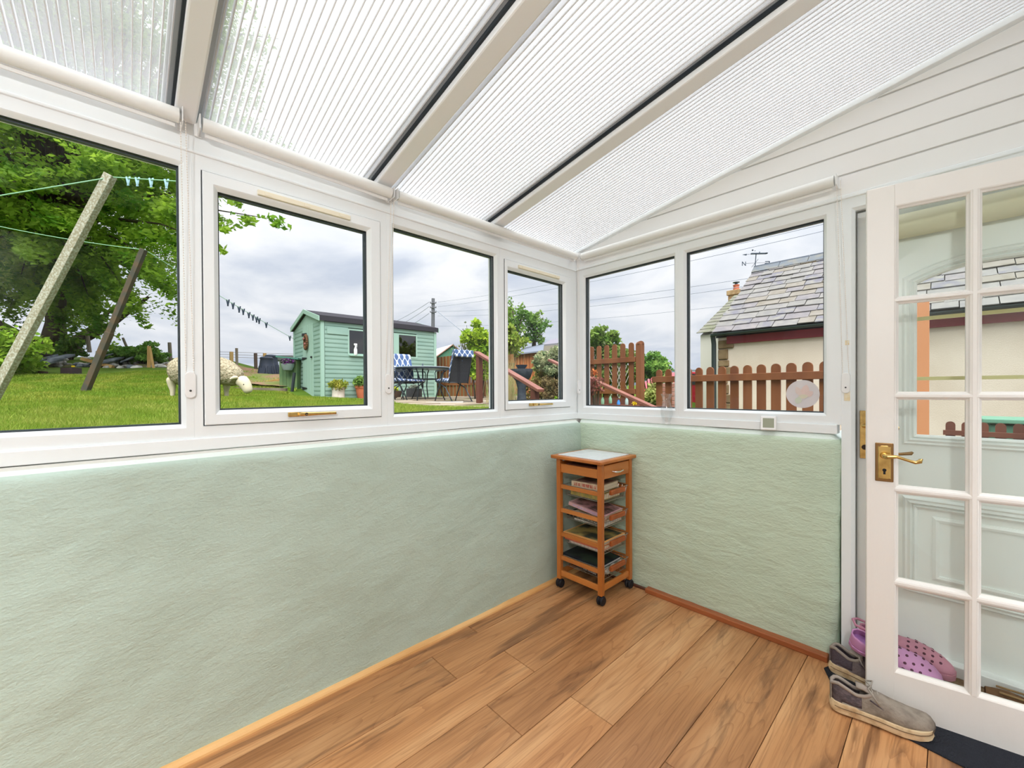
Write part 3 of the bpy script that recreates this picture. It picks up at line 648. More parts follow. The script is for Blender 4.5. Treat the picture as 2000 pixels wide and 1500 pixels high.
MB().box(-.3, 12, .34, 30, -.1, -.04).box(-4, 12, 30, 60, -.1, -.04).build('yard_ground', mat('yard_concrete', lin(150, 142, 130), .9, .2, var=(3, lin(120, 114, 104), .3, .7), coord='World'), kind='structure', label='lower concrete yard behind the end windows')
# far hill
m = MB(); pts = []
for k in range(41):
    a = -2.2+k*.075; dirv = Vector((math.sin(a), math.cos(a), 0)); h_ = 13+6*float(fbm(np.array([k*.35]), np.array([1.]), 1, 3))
    pts.append((CAM+dirv*330, h_))
vs = []
for p, h_ in pts: vs += [(p.x, p.y, -20), (p.x, p.y, h_), (p.x*1.4, p.y*1.4, h_*.6)]
m.add(vs, [(i*3, i*3+3, i*3+4, i*3+1) for i in range(40)]+[(i*3+1, i*3+4, i*3+5, i*3+2) for i in range(40)])
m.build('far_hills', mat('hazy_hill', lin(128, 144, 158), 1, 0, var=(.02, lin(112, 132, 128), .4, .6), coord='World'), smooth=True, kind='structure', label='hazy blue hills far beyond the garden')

# grass blades
def blades(name, n, xr, yr, near, m, hmin, hmax, w, mask=None, **tg):
    x = xr[0]+(xr[1]-xr[0])*RNG.random(n)**near; y = RNG.uniform(*yr, n)
    if mask is not None: k = mask(x, y); x, y = x[k], y[k]
    n = len(x); z = GZ(x, y)-.005; h_ = RNG.uniform(hmin, hmax, n); a = RNG.uniform(0, PI, n); dist = np.hypot(x-1.74, y+2.23); ww = w*np.clip(dist/4, .8, 4)
    lx, ly = RNG.normal(0, .45, n)*h_, RNG.normal(0, .45, n)*h_
    V = np.empty((n, 3, 3)); V[:, 0] = np.stack([x-np.cos(a)*ww, y-np.sin(a)*ww, z], 1); V[:, 1] = np.stack([x+np.cos(a)*ww, y+np.sin(a)*ww, z], 1); V[:, 2] = np.stack([x+lx, y+ly, z+h_], 1)
    return npmesh(name, V.reshape(-1, 3), np.arange(n*3).reshape(n, 3), m, None, kind='stuff', **tg)
GRASS = mat('grass_blade', lin(122, 152, 44), .7, .15, var=(2.2, lin(160, 168, 66), .42, .66), coord='World', trans=.35)
def vis(x, y):
    qx, qy = x-CAM.x, y-CAM.y; dpt = qx*FW.x+qy*FW.y; r_ = (qx*RT.x+qy*RT.y)/np.maximum(dpt, .1)
    return (dpt > 1.6) & (r_ > -1.5) & (r_ < .1)
patio_mask = lambda x, y: (y > 1.2+.14*(x+3.6)*0) & (x > -7.6)
lawn_ok = lambda x, y: vis(x, y) & ~((x < -7.4) & (y > .55)) & ~((x > -7.6) & (y > 1.05+.02*(x+7))) & (x > -13.5+.3*y)
g = blades('lawn_grass', 260000, (-13.6, -.35), (-6.5, 1.6), 1.0, GRASS, .02, .055, .0035, lawn_ok); tag(g, 'short mown green grass of the lawn outside the windows', 'grass')
g = blades('lawn_grass', 60000, (-4.2, -1.6), (-4.5, 1.3), 1.0, mat('grass_blade_light', lin(168, 178, 82), .7, .15, var=(3, lin(132, 160, 50), .4, .6), coord='World', trans=.35), .02, .06, .003, lawn_ok); tag(g, 'paler grass of the lawn close to the windows', 'grass')
def bp_ok(x, y):
    q = Vector((x, y, gz(x, y)))-CAM; d_ = q.dot(FW); px = CX+F_PX*q.dot(RT)/d_; return 450 < px < 578 and 9.9 < d_ < 15
wd = blades('weeds', 22000, (-15.5, -9.2), (-1.2, 2.4), 1.0, mat('weed_green', lin(150, 190, 62), .7, .1, var=(3, lin(190, 206, 96), .4, .6), coord='World', trans=.3),   .03, .10, .008, lambda x, y: vis(x, y) & (fbm(x, y, 1.1, 3, 8) > .44) & (np.array([bp_ok(a, b_) for a, b_ in zip(x, y)]))); tag(wd, 'ragged green weeds on the vegetable bed before the compost bins', 'weeds')

bxs, bys = np.meshgrid(np.linspace(0, 1, 30), np.linspace(0, 1, 30)); q0, q1, q2, q3 = (np.array(PD(*a_)) for a_ in ((440, 758, 9.9), (580, 758, 10.4), (585, 724, 15), (440, 722, 15)))
bp3 = (q0*((1-bxs)*(1-bys))[..., None]+q1*(bxs*(1-bys))[..., None]+q2*(bxs*bys)[..., None]+q3*((1-bxs)*bys)[..., None]).reshape(-1, 3); bp3[:, 2] = GZ(bp3[:, 0], bp3[:, 1])+.035+.05*fbm(bp3[:, 0], bp3[:, 1], 3, 3, 4)
ib = np.arange(900).reshape(30, 30); fb_ = np.stack([ib[:-1, :-1], ib[:-1, 1:], ib[1:, 1:], ib[1:, :-1]], -1).reshape(-1, 4)
vb = npmesh('vegetable_bed', bp3, fb_, mat('bed_soil', lin(150, 116, 96), .95, .1, var=(1.6, lin(120, 128, 70), .42, .6), coord='World'), smooth=True); tag(vb, 'bare brown vegetable bed between the lawn and the compost bins', 'vegetable bed')
# ---------------------------------------------------------------- leaves
def leafmat(name, a, b_, sc=.8, tr=.35):
    return mat(name, a, .65, .2, var=(sc, b_, .38, .64), coord='World', trans=tr)
def leaves(name, cen, size, m, parent, elong=1.7, flat=.5, nrm=None, **tg):
    """cen Nx3 leaf positions -> rhombic leaves"""
    n = len(cen); a = RNG.normal(size=(n, 3)); a[:, 2] *= flat; a /= np.linalg.norm(a, axis=1)[:, None]
    b_ = RNG.normal(size=(n, 3)); b_[:, 2] *= flat; b_ -= a*(a*b_).sum(1)[:, None]; b_ /= np.linalg.norm(b_, axis=1)[:, None]
    s = (size*RNG.uniform(.6, 1.3, n))[:, None]; k = cen
    V = np.stack([k-a*s*elong/2, k+b_*s*.5-a*s*.1, k+a*s*elong/2, k-b_*s*.5-a*s*.1], 1).reshape(-1, 3)
    return npmesh(name, V, np.arange(n*4).reshape(n, 4), m, parent, kind='stuff', **tg)
def blob(c, r, n, shell=.35):
    d = RNG.normal(size=(n, 3)); d /= np.linalg.norm(d, axis=1)[:, None]
    q = (shell+(1-shell)*RNG.random(n)**.5)[:, None]; nn = 1+.28*(fbm(d[:, 0]*3+c[0], d[:, 1]*3+d[:, 2]*2+c[1], 1.3, 3)-.45)[:, None]*2
    return np.array(c)+d*q*np.array(r)*nn
def airy(c, r, n, k=26, sub=.30):
    cc = [blob(c, (r[0]*.7, r[1]*.7, r[2]*.75), int(n*.35), .1)]
    for _ in range(k):
        d = RNG.normal(size=3); d /= np.linalg.norm(d); q = np.array(c)+d*np.array(r)*RNG.uniform(.55, 1.02); e_ = RNG.uniform(.6, 1.2)*sub
        cc.append(blob(q, (r[0]*e_, r[1]*e_, r[2]*e_*.9), int(n*.65/k), .05))
    return np.concatenate(cc)
BARK = mat('tree_bark', lin(92, 80, 66), .9, .1, var=(6, lin(64, 54, 44), .35, .65, (1, 1, .3)), bump=(14, .5, (1, 1, .3)))

# --- the big beech on the left
bt = PD(105, 694, 15.0)
tree = thing('beech_tree', 'large spreading leafy tree with a dark gnarled trunk on the garden bank', 'tree', bt)
m = MB().tube([bt+Vector((0, 0, -.3)), bt+Vector((.0, 0, .3)), bt+Vector((-.1, .05, 1.2)), bt+Vector((-.3, .0, 3)), bt+Vector((-.4, -.3, 7)), bt+Vector((-.2, -.2, 12))], [.55, .40, .27, .24, .2, .08], 12)
for dx, dy, L in ((1.0, .2, 1.6), (-1, .6, 1.8), (.3, 1.0, 1.5), (-.2, -1.0, 1.9)): m.tube([bt+Vector((0, 0, .15)), bt+Vector((dx*.6, dy*.6, .5)), bt+Vector((dx*1.5, dy*1.5, 1.2)), bt+Vector((dx*2.6, dy*2.6, 2.4))], [.25, .17, .12, .05], 8)
m.build('trunk', BARK, tree, smooth=True)
brm = MB(); cen = []; cl = []
crown_c = bt+Vector((2.2, .6, 8.6)); tb = bt+Vector((-.3, -.1, 3.2))
def spray(p, dirv, ln, n, wid):
    """flattish drooping spray of leaves from p along dirv"""
    t = RNG.random(n)**.8; s = RNG.normal(0, wid, n)*(1.1-t*.6); v = RNG.normal(0, wid*.30, n)
    sd = np.array((-dirv[1], dirv[0], 0)); sd /= max(1e-6, np.linalg.norm(sd))
    return np.array(p)+np.outer(t*ln, dirv)+np.outer(s, sd)+np.outer(v-(.22*ln)*t**2, (0, 0, 1))
for i in range(860):
    az = RNG.uniform(-PI, PI); el = RNG.uniform(-.95, 1.3)
    d = np.array((math.cos(az)*math.cos(el), math.sin(az)*math.cos(el), math.sin(el)))
    # crown reaches further towards the house and stays high on the open side
    R = np.array((7.2, 5.6, 8.0))*(.72+.30*RNG.random()) if i % 3 else np.array((7.2, 5.6, 8.0))*(.35+.35*RNG.random())
    p = np.array(crown_c)+d*R
    if p[2] < bt.z+.9 and np.hypot(p[0]-bt.x, p[1]-bt.y) > 2.2: continue
    o = d*np.array((1, 1, .35)); o /= np.linalg.norm(o)
    q_ = Vector(p+o*.8)-CAM; dp_ = q_.dot(FW)
    if dp_ > 1 and CX+F_PX*q_.dot(RT)/dp_ > 372 and CY-F_PX*q_.dot(UP)/dp_ > 290: continue
    cl.append((p, o)); cen.append(spray(p-o*.6, o, RNG.uniform(1.2, 2.1), 190, .42))
    if i % 4 == 0: brm.tube([tb, tb+(Vector(p)-tb)*.5+Vector((0, 0, .5)), Vector(p), Vector(p+o*1.2-np.array((0, 0, .2)))], [.10, .06, .03, .008], 5)
# long low limbs that reach right and forward, as seen through the glass
for (px, py, D) in ((120, 610, 13.8), (90, 560, 13), (170, 575, 13.2), (20, 600, 13), (60, 572, 12.5), (150, 555, 12.6), (-10, 540, 12), (75, 515, 12), (185, 520, 12.4), (145, 632, 14), (40, 540, 11.5), (110, 535, 11.8), (-30, 590, 12.5), (130, 490, 11), (30, 480, 11), (215, 560, 12.6), (175, 610, 13.6), (345, 470, 9.5), (300, 520, 10), (350, 400, 9), (260, 600, 11.5), (330, 560, 10.5), (462, 388, 8.2), (545, 430, 8.0), (432, 440, 8.3), (430, 480, 8.3), (200, 640, 12.5), (240, 560, 11), (350, 330, 9), (420, 360, 8.6), (180, 600, 12), (60, 480, 10), (120, 420, 9.5), (40, 330, 9), (200, 300, 8.8), (-60, 520, 10), (-80, 400, 9), (300, 250, 8.6), (380, 250, 8.4)):
    tip = PD(px, py, D); st = tip+(tb+Vector((0, 0, 2.5))-tip)*.45; dv = (tip-st); ln = dv.length; dn = np.array(dv.normalized())
    brm.tube([st, (st+tip)/2+Vector((0, 0, .15)), tip], [.035, .02, .004], 5)
    small = px > 400
    for k in range(4 if small else 9):
        t = (k+1)/(4 if small else 9); q = st+dv*(.35+.65*t if small else t); a = RNG.uniform(-.7, .7)
        d2_ = np.array((dn[0]*math.cos(a)-dn[1]*math.sin(a), dn[0]*math.sin(a)+dn[1]*math.cos(a), dn[2]-.12))
        cen.append(spray(np.array(q)-d2_*.5, d2_, .55 if small else .95, 60 if small else 150, .12 if small else .24))
brm.build('branches', BARK, tree, kind='stuff')
leaves('foliage', np.concatenate(cen), .078, leafmat('beech_leaf', lin(84, 134, 30), lin(172, 206, 70), 1.6, .5), tree, 1.9, .5)

def shrub(name, label, cat, px, py, D, r, n, size, ma, mb, hgt=None, zoff=0, group=None, stems=6, tr=.35, trunk=None, shell=.3):
    c = PD(px, py, D); g0 = gz(c.x, c.y) if trunk is None else trunk
    t = thing(name, label, cat, (c.x, c.y, g0), group); m = MB()
    for k in range(stems):
        a = k*2*PI/stems+.3; m.tube([(c.x+.05*math.cos(a), c.y+.05*math.sin(a), g0-.1), (c.x+r[0]*.25*math.cos(a), c.y+r[1]*.25*math.sin(a), (g0+c.z)/2), (c.x+r[0]*.6*math.cos(a), c.y+r[1]*.6*math.sin(a), c.z+r[2]*.4)], [.022, .016, .005], 5)
    m.build('stems', BARK, t, kind='stuff')
    leaves('foliage', airy(c, r, int(n*1.25)), size*.85, leafmat(name+'_leaf_%d' % len(_m), ma, mb, 5, tr), t, 1.7, .8)
    return t
shrub('hedge_bush', 'bright lime green leafy bush at the left edge under the big tree', 'bush', -48, 694, 9.5, (1.15, 1.2, 1.1), 7500, .085, lin(130, 178, 40), lin(176, 206, 70))
shrub('hedge_bush', 'low green bush behind the stone pile, at the foot of the big tree', 'bush', 45, 716, 12.2, (.9, .6, .2), 2200, .07, lin(100, 146, 44), lin(150, 184, 70))
shrub('wild_shrub', 'dark green nettle clump on the stony bank, right of the slanting dark prop', 'bush', 240, 693, 14, (.85, .6, .27), 2600, .07, lin(96, 146, 56), lin(150, 190, 84))
shrub('wild_shrub', 'dark green nettle clump on the stony bank, behind the two leaning stakes', 'bush', 285, 692, 13.6, (.95, .6, .36), 3000, .07, lin(92, 142, 54), lin(146, 188, 82))
shrub('wild_shrub', 'small green bush right beside the foot of the big tree trunk', 'bush', 136, 678, 14.5, (.55, .5, .45), 2200, .07, lin(80, 124, 40), lin(120, 160, 60))

# --- stony bank
STONE = mat('field_stone', lin(240, 236, 230), .85, .2, var=(5, lin(112, 106, 98), .35, .65), bump=(8, .4))
STONE2 = mat('slate_slab', lin(158, 166, 176), .7, .3, var=(5, lin(92, 98, 108), .35, .65))
bk = thing('rubble_bank', 'long bank of earth, rubble stones and slabs at the far end of the lawn', 'rubble', PD(200, 705, 13.5))
def rock(m, c, s, seed):
    r = random.Random(seed); bm = bmesh.new(); vs = [bm.verts.new((c[0]+s[0]*r.uniform(.55, 1)*math.cos(a)*math.cos(b_), c[1]+s[1]*r.uniform(.55, 1)*math.sin(a)*math.cos(b_), c[2]+s[2]*math.sin(b_)*r.uniform(.7, 1))) for a in [k*PI/3.5 for k in range(7)] for b_ in (-.9, 0, .9)]
    bmesh.ops.convex_hull(bm, input=vs); loose = [v for v in bm.verts if not v.link_faces]; bmesh.ops.delete(bm, geom=loose, context='VERTS'); bm.verts.index_update()
    m.add([v.co.copy() for v in bm.verts], [[v.index for v in f.verts] for f in bm.faces]); bm.free(); return m
m = MB(); r0 = random.Random(3)
for k in range(26):
    px = -40+k*17; a = PD(px, 722, 12.9); b_ = PD(px, 703, 14.6); rock(m, (a+b_)/2-Vector((0, 0, .30)), (.75, .9, .40), k)
m.build('earth_mound', mat('bank_earth', lin(178, 150, 130), .95, .1, var=(2.5, lin(136, 152, 84), .4, .6), coord='World'), bk, smooth='all')
for k in range(74):
    px = r0.uniform(40, 335); t = r0.random(); p = PD(px, 719-20*t+r0.uniform(-2, 2), 12.9+1.6*t); s = r0.uniform(.10, .26)
    rock(MB(), p, (s*1.4, s, s*.5), 100+k).build('stone', STONE if r0.random() < .85 else STONE2, bk)
for px, py, D, sx, sz, rot in ((195, 702, 13.2, .22, .03, -.6), (213, 704, 13.1, .24, .03, -.1), (262, 698, 13.4, .22, .03, -.4), (78, 703, 13.0, .30, .05, -.25), (92, 706, 12.9, .22, .04, .1), (120, 698, 13.2, .16, .04, 0)):
    p = PD(px, py, D); r_ = Matrix.Rotation(rot, 3, FW) ; MB().obox(p, r_ @ RT*sx, FW*.28+Vector((0, 0, .1)), r_ @ UP*sz).build('stone_slab', STONE2, bk, bevel=.02)
p = PD(60, 692, 13.2); rock(MB(), p, (.75, .5, .28), 555).build('stone', mat('dark_boulder', lin(70, 62, 56), .9, .2), bk)
# bank posts, boards, crate
TIMB = mat('weathered_timber', lin(150, 138, 122), .85, .1, var=(3, lin(112, 100, 86), .35, .65, (1, 1, .2))); TIMN = mat('new_timber', lin(214, 176, 118), .8, .1, var=(3, lin(184, 142, 86), .35, .65, (1, 1, .2)))
def post(label, p0, p1, D, r, m, grp=None, D1=None, name='fence_post', cat='post', sq=False):
    a, b_ = PD(*p0, D), PD(*p1, D1 or D); q = MB()
    if sq: q.bar(a, b_, r*2, r*2, up=(1, 0, 0))
    else: q.tube([a, a+(b_-a)*.5, b_], [r, r*.96, r*.9], 8)
    o = q.build(name, m, smooth=not sq, bevel=.004 if sq else 0); return tag(o, label, cat, grp)
post('reddish grey post leaning left on the stony bank', (160, 688), (144, 660), 14.5, .05, TIMB)
post('upright grey post on the stony bank between leaning post and dark prop', (175, 688), (170, 650), 14.5, .06, TIMB)
post('grey stake leaning left above the nettle clumps', (250, 684), (240, 660), 14.6, .04, TIMB)
post('tall thin upright post on the bank beside the sheep rump', (333, 705), (331, 669), 14, .055, TIMB)
post('pale new stake standing upright at the bank foot', (291, 719), (291, 676), 12.6, .045, TIMN, sq=True)
post('pale new stake leaning against the upright stake', (300, 720), (293, 680), 12.5, .03, TIMN, sq=True)
post('pale plank lying slanted across the stony bank', (160, 701), (221, 717), 12.9, .05, TIMN, name='plank', cat='plank', sq=True)
post('dark weathered board lying along the lawn edge under the lime bush', (40, 726), (90, 729), 10.8, .05, mat('dark_board', lin(78, 62, 50), .9), name='plank', cat='plank', sq=True)
a, b_ = PD(150, 732, 10.5), PD(345, 737, 10.2); tag(MB().bar(a, b_, .06, .05).build('lawn_edging', TIMB), 'thin grey timber edging across the far lawn', 'edging')
p = PD(139, 732, 10.6); q = thing('storage_crate', 'small dark crate on the far lawn with a yellow item on top', 'crate', p)
CR = mat('crate_dark', lin(66, 52, 56), .7); Z0 = p.z-.03
ring2(MB(), p+Vector((0, 0, -.02)), RT, FW, UP, (-.15, .15, -.12, .12), (-.13, .13, -.10, .10), [(0, 0, 0), (0, 0, .20), (1, 0, .20), (1, 0, 0)]).build('crate_wall', CR, q)
MB().obox(p+UP*.05, RT*.14, FW*.11, UP*.04).build('crate_base', CR, q); MB().obox(p+UP*.215+RT*.05, RT*.035, FW*.02, UP*.022).build('yellow_item', mat('yellow', lin(222, 190, 40), .5), q, bevel=.01)

# --- clothes line props and lines
LICH = mat('lichen_pole', lin(160, 152, 126), .9, .1, var=(55, lin(200, 200, 184), .42, .66), bump=(40, .3))
o = MB().bar(PD(-28, 800, 4.0)-Vector((0, 0, .02)), PD(216, 342, 4.0), .088, .060, up=FW).build('clothes_prop', LICH, bevel=.004); tag(o, 'thick pale lichen covered clothes line pole leaning right, nearest the window', 'pole')
m = MB(); a, b_ = PD(166, 766, 6), PD(281, 487, 6); mid = a+(b_-a)*.42
m.bar(a, mid, .085, .07, up=FW).bar(mid-(b_-a)*.03, b_, .075, .06, up=FW)
o = m.build('clothes_prop', mat('dark_pole', lin(104, 88, 70), .85, .1, var=(8, lin(84, 82, 72), .4, .6)), bevel=.004); tag(o, 'dark weathered clothes prop leaning right, further down the lawn', 'pole')
LINE = mat('green_line', lin(160, 208, 170), .5, .2)
top = PD(219, 346, 4.0)
def cable(name, label, pts, r, m, cat='line', sag=0, n=14):
    q = []
    for a, b_ in zip(pts[:-1], pts[1:]):
        for k in range(n): t = k/n; q.append(a+(b_-a)*t-Vector((0, 0, sag*4*t*(1-t))))
    q.append(pts[-1]); o = MB().tube(q, r, 5).build(name, m, smooth='all'); return tag(o, label, cat)
far = PD(585, 668, 11.2)
cable('clothes_line', 'pale green clothes line from the left edge over the lichen pole top', [PD(-60, 392, 3.6), top, PD(470, 362, 3.3)], .0055, LINE, sag=.0)
cable('clothes_line', 'lower clothes line passing behind the lichen pole and on to the shed', [PD(-30, 436, 5.6), PD(283, 488, 6.0), far], .0055, LINE, sag=.03)
PEGM = mat('peg_pale', lin(176, 214, 226), .5)
PEGD = mat('peg_dark', lin(52, 66, 84), .6)
def peg(t, m, lab, grp, sc=1., line=(top, far), sag=.02):
    a, b_ = line; p = a+(b_-a)*t-Vector((0, 0, sag*4*t*(1-t))); s = .034*sc; d = (b_-a).normalized()
    k = MB().obox(p-Vector((0, 0, s*.8))+RT*s*.20, RT*.007*sc, d*.005*sc, Vector((0, 0, s*1.25))+RT*s*.28).obox(p-Vector((0, 0, s*.8))-RT*s*.20, RT*.007*sc, d*.005*sc, Vector((0, 0, s*1.25))-RT*s*.28)
    o = k.build('clothes_peg', m); tag(o, lab, 'peg', grp)
def tfor(px, a, b_):
    lo, hi = 0., 1.
    for _ in range(40):
        mid_ = (lo+hi)/2; q = a+(b_-a)*mid_-CAM; x = CX+F_PX*q.dot(RT)/q.dot(FW)
        if x < px: lo = mid_
        else: hi = mid_
    return lo
ORD = ['first', 'second', 'third', 'fourth', 'fifth', 'sixth', 'seventh', 'eighth', 'ninth', 'tenth']
L1 = (top, PD(470, 362, 3.3)); L2 = (PD(283, 488, 6.0), far)
for k, px in enumerate((250, 268, 295, 325)): peg(tfor(px, *L1), PEGM, 'pale blue clothes peg, %s to the right of the lichen pole top' % ORD[k], 'pale clothes pegs beside the lichen pole', 1., L1, 0)
for k, px in enumerate((445, 455, 467, 475, 486, 494, 501, 506, 520, 566)): peg(tfor(px, *L2), PEGD, 'dark clothes peg against the sky, %s from the left' % ORD[k], 'dark clothes pegs against the sky', 1.5, L2, .03)

# --- sheep statue
WOOL = mat('sheep_wool', lin(200, 188, 160), .95, .05, var=(34, lin(164, 150, 122), .42, .62), bump=(24, 1.0, (1, 1, 1), 6)); WOOL.node_tree.nodes['Bump'].inputs['Distance'].default_value = .06
SFACE = mat('sheep_face', lin(224, 212, 184), .8, .1)
sp = thing('sheep_statue', 'life size cream grazing sheep ornament standing on the lawn', 'statue', (0, 0, 0), local=True)
def skin(name, verts, edges, m, parent, sub=2, root=0, disp=None):
    me = bpy.data.meshes.new(name); me.from_pydata([v[:3] for v in verts], edges, []); o = bpy.data.objects.new(name, me); COL.objects.link(o); o.parent = parent
    sk = o.modifiers.new('skin', 'SKIN'); sk.use_smooth_shade = True; lay = me.skin_vertices[0].data
    for i, v in enumerate(verts): lay[i].radius = v[3] if isinstance(v[3], tuple) else (v[3], v[3])
    lay[root].use_root = True; s = o.modifiers.new('sub', 'SUBSURF'); s.levels = sub; s.render_levels = sub; me.materials.append(m)
    if disp:
        tx = bpy.data.textures.new(name+'_tex', 'CLOUDS'); tx.noise_scale = disp[0]; tx.noise_depth = 2; dm = o.modifiers.new('wool', 'DISPLACE'); dm.texture = tx; dm.strength = disp[1]; dm.texture_coords = 'LOCAL'
    return o
V_ = [(-.80, 0, .39, (.19, .20)), (-.66, 0, .43, (.26, .25)), (-.38, 0, .43, (.28, .255)), (-.08, 0, .44, (.27, .25)), (.08, 0, .425, (.22, .225)), (.23, 0, .355, (.165, .175)), (.345, 0, .275, (.13, .14))]
skin('body', V_, [(i, i+1) for i in range(6)], WOOL, sp, 3, 2, (.04, .03))
skin('head', [(.32, 0, .30, .10), (.41, 0, .26, .105), (.47, 0, .17, .078), (.50, 0, .07, .066)], [(0, 1), (1, 2), (2, 3)], SFACE, sp, 2, 0)
for s in (-1, 1):
    skin('ear', [(.38, s*.075, .33, .022), (.345, s*.12, .325, .030), (.30, s*.15, .295, .012)], [(0, 1), (1, 2)], SFACE, sp, 2, 0)
    MB().ball((.468, s*.066, .215), (.014, .012, .018)).build('eye', BLACK, sp, smooth=True)
for x, y in ((0.02, .105), (.0, -.105), (-.70, .11), (-.73, -.11)):
    fr = x > -.3; k = .03 if fr else -.04
    skin('leg', [(x, y, .36, .10), (x+k*.3, y, .22, .058), (x-k*.2, y, .12, .036), (x, y, .03, .030), (x+.015, y, -.01, .038)], [(0, 1), (1, 2), (2, 3), (3, 4)], SFACE, sp, 2, 0)
pf, pb = PD(430, 778, 6.5), PD(338, 778, 6.6); sp.location = (pf.x, pf.y, pf.z); dv = pf-pb; sp.rotation_euler = (0, 0, math.atan2(dv.y, dv.x)); sp.location -= Vector((0, 0, .0))

# --- compost bins
CB = mat('compost_plastic', lin(52, 60, 76), .55, .3)
def bin_(px, py, D, h, r, label):
    p = PD(px, py, D); t = thing('compost_bin', label, 'bin', p)
    MB().lathe([(r*.98, -.05), (r, .06), (r*.94, .07), (r*.86, h*.5), (r*.84, h*.52), (r*.72, h*.86), (r*.74, h*.88)], p, 24).build('bin_body', CB, t, smooth=True)
    MB().lathe([(r*.77, h*.87), (r*.77, h*.93), (r*.60, h*.98), (.05, h), (0, h)], p, 24).build('bin_lid', CB, t, smooth=True)
    MB().obox(p-FW*r*.93+UP*h*.22, RT*r*.35, FW*.03, UP*h*.17+FW*.03).build('bin_hatch', CB, t, bevel=.01)
    m = MB()
    for a in range(12): an = a*PI/6; m.bar(p+Vector((math.cos(an)*r*.97, math.sin(an)*r*.97, .08)), p+Vector((math.cos(an)*r*.85, math.sin(an)*r*.85, h*.5)), .05, .02, up=(math.cos(an), math.sin(an), 0))
    m.build('bin_rib', CB, t, kind='stuff')
bin_(521, 734, 13.2, .62, .25, 'black plastic compost bin with hatch, the nearer of the pair'); bin_(530, 732, 14.2, .70, .26, 'black plastic compost bin half hidden behind the nearer one')
for (p0, p1, r, m_, lab) in (((452, 726), (452, 687), .055, TIMN, 'short pale stake above the sheep back'), ((463, 726), (462, 680), .04, TIMB, 'thin grey wire fence post above the sheep neck'), ((500, 726), (499, 690), .05, mat('post_brown', lin(96, 80, 72), .8), 'dark square post left of the compost bins'), ((517, 726), (517, 690), .05, TIMN, 'pale post top behind the compost bins')):
    post(lab, p0, p1, 15.5, r, m_, sq=True)
for yy in (690, 695, 700): cable('fence_wire', 'thin fence wire strand above the vegetable bed, %s' % {690: 'topmost', 695: 'middle', 700: 'lowest'}[yy], [PD(425, yy-3, 15.5), PD(590, yy+2, 15.5)], .006, TIMB, 'wire')
# raised bed boards
post('grey rotten board edging the vegetable bed behind the sheep head', (445, 760), (560, 762), 9.6, .045, TIMB, name='bed_board', cat='board', sq=True)
post('dark sleeper lying in front of the small green locker', (500, 764), (578, 768), 10.2, .05, mat('dark_board2', lin(70, 56, 46), .9), name='bed_board', cat='board', sq=True)
post('pale stick lying on the weedy bed before the compost bins', (515, 747), (545, 742), 11.5, .035, TIMN, name='plank', cat='plank', sq=True)
tag(MB().bar(PD(485, 771, 9.3), PD(577, 776, 9.9), .5, .05).build('gravel_strip', mat('gravel', lin(140, 128, 116), .95, .1, var=(30, lin(96, 84, 72), .4, .6), bump=(50, 1))), 'gravel strip along the foot of the shed door', 'gravel')
p = PD(552, 700, 16); tag(MB().obox(p, RT*.55, FW*.3, UP*.10).build('cold_frame', mat('frame_grey', lin(120, 126, 130), .6), bevel=.02), 'small grey cold frame box behind the compost bins', 'box')

# ============================================================ OUTDOORS: shed
SHG = mat('shed_green', lin(164, 194, 180), .6, .25, var=(5, lin(150, 182, 170), .35, .7, (.3, .3, 1)), bump=(24, .15, (.2, .2, 1)))
SHG2 = mat('shed_green_trim', lin(172, 204, 188), .55, .25)
FELT = mat('roof_felt', lin(66, 64, 70), .85, .1, bump=(60, .4))
P0 = PD(630, 781, 9.3); P0.z -= .01; SR = math.radians(88.7)
sh = thing('garden_shed', 'pale green wooden garden shed with felt roof, wreath door and two windows', 'shed', P0, local=True, rz=SR)
Lx = Vector((math.cos(SR), math.sin(SR), 0)); Ly = Vector((-math.sin(SR), math.cos(SR), 0))
def sw(px, py):      # pixel to (s, z) on the long wall
    d = ray(px, py); t = (P0-CAM).dot(Ly)/d.dot(Ly); q = CAM+d*t-P0; return q.dot(Lx), q.z
def sgb(px, py):
    d = ray(px, py); t = (P0-CAM).dot(Lx)/d.dot(Lx); q = CAM+d*t-P0; return q.dot(Ly), q.z
SL, SWD, SE, SRG = 2.94, 2.25, 1.80, 2.12
wa0, wz1 = sw(681, 644); wz0 = sw(681, 692)[1]; wa1 = sw(740, 650)[0]; wb0 = sw(771, 652)[0]; wb1 = sw(812, 657)[0]; wz0 = (wz0+sw(812, 697)[1])/2; wz1 = (wz1+sw(812, 657)[1])/2; wb0 = max(wb0, wa1+.06)
MB().box(.02, SL-.02, .02, SWD-.02, 0, SE+.02).build('shed_core', mat('shed_inside', lin(40, 34, 30), .9, .1), sh)
zz = [k*.1 for k in range(19)]
def board(x0, x1, z0, z1, face='y', out=0.0, wall=sh):
    if x1-x0 < .03 or z1-z0 < .02: return
    pr = [(0, 0), (-.012-out, .004), (-.020-out, .03), (-.020-out, z1-z0-.004), (-.004, z1-z0-.001), (0, z1-z0)]
    if face == 'y': MB().prism([(x0, a, z0+b_) for a, b_ in pr], (0, 0, 0), (x1-x0, 0, 0)).build('shed_board', SHG, sh)
    else: MB().prism([(a, x0, z0+b_) for a, b_ in pr], (0, 0, 0), (0, x1-x0, 0)).build('shed_board', SHG, sh)
for z in zz[:-1]:
    z1 = z+.1; segs = [(.05, SL-.05)]
    if z1 > wz0+.02 and z < wz1-.02: segs = [(.05, wa0-.02), (wb1+.02, SL-.05)]
    for a, b_ in segs: board(a, b_, z, z1)
dl, dr = sgb(594, 700)[0], sgb(614, 700)[0]
dl = min(dl, SWD-.42); dr = max(dr, .40)
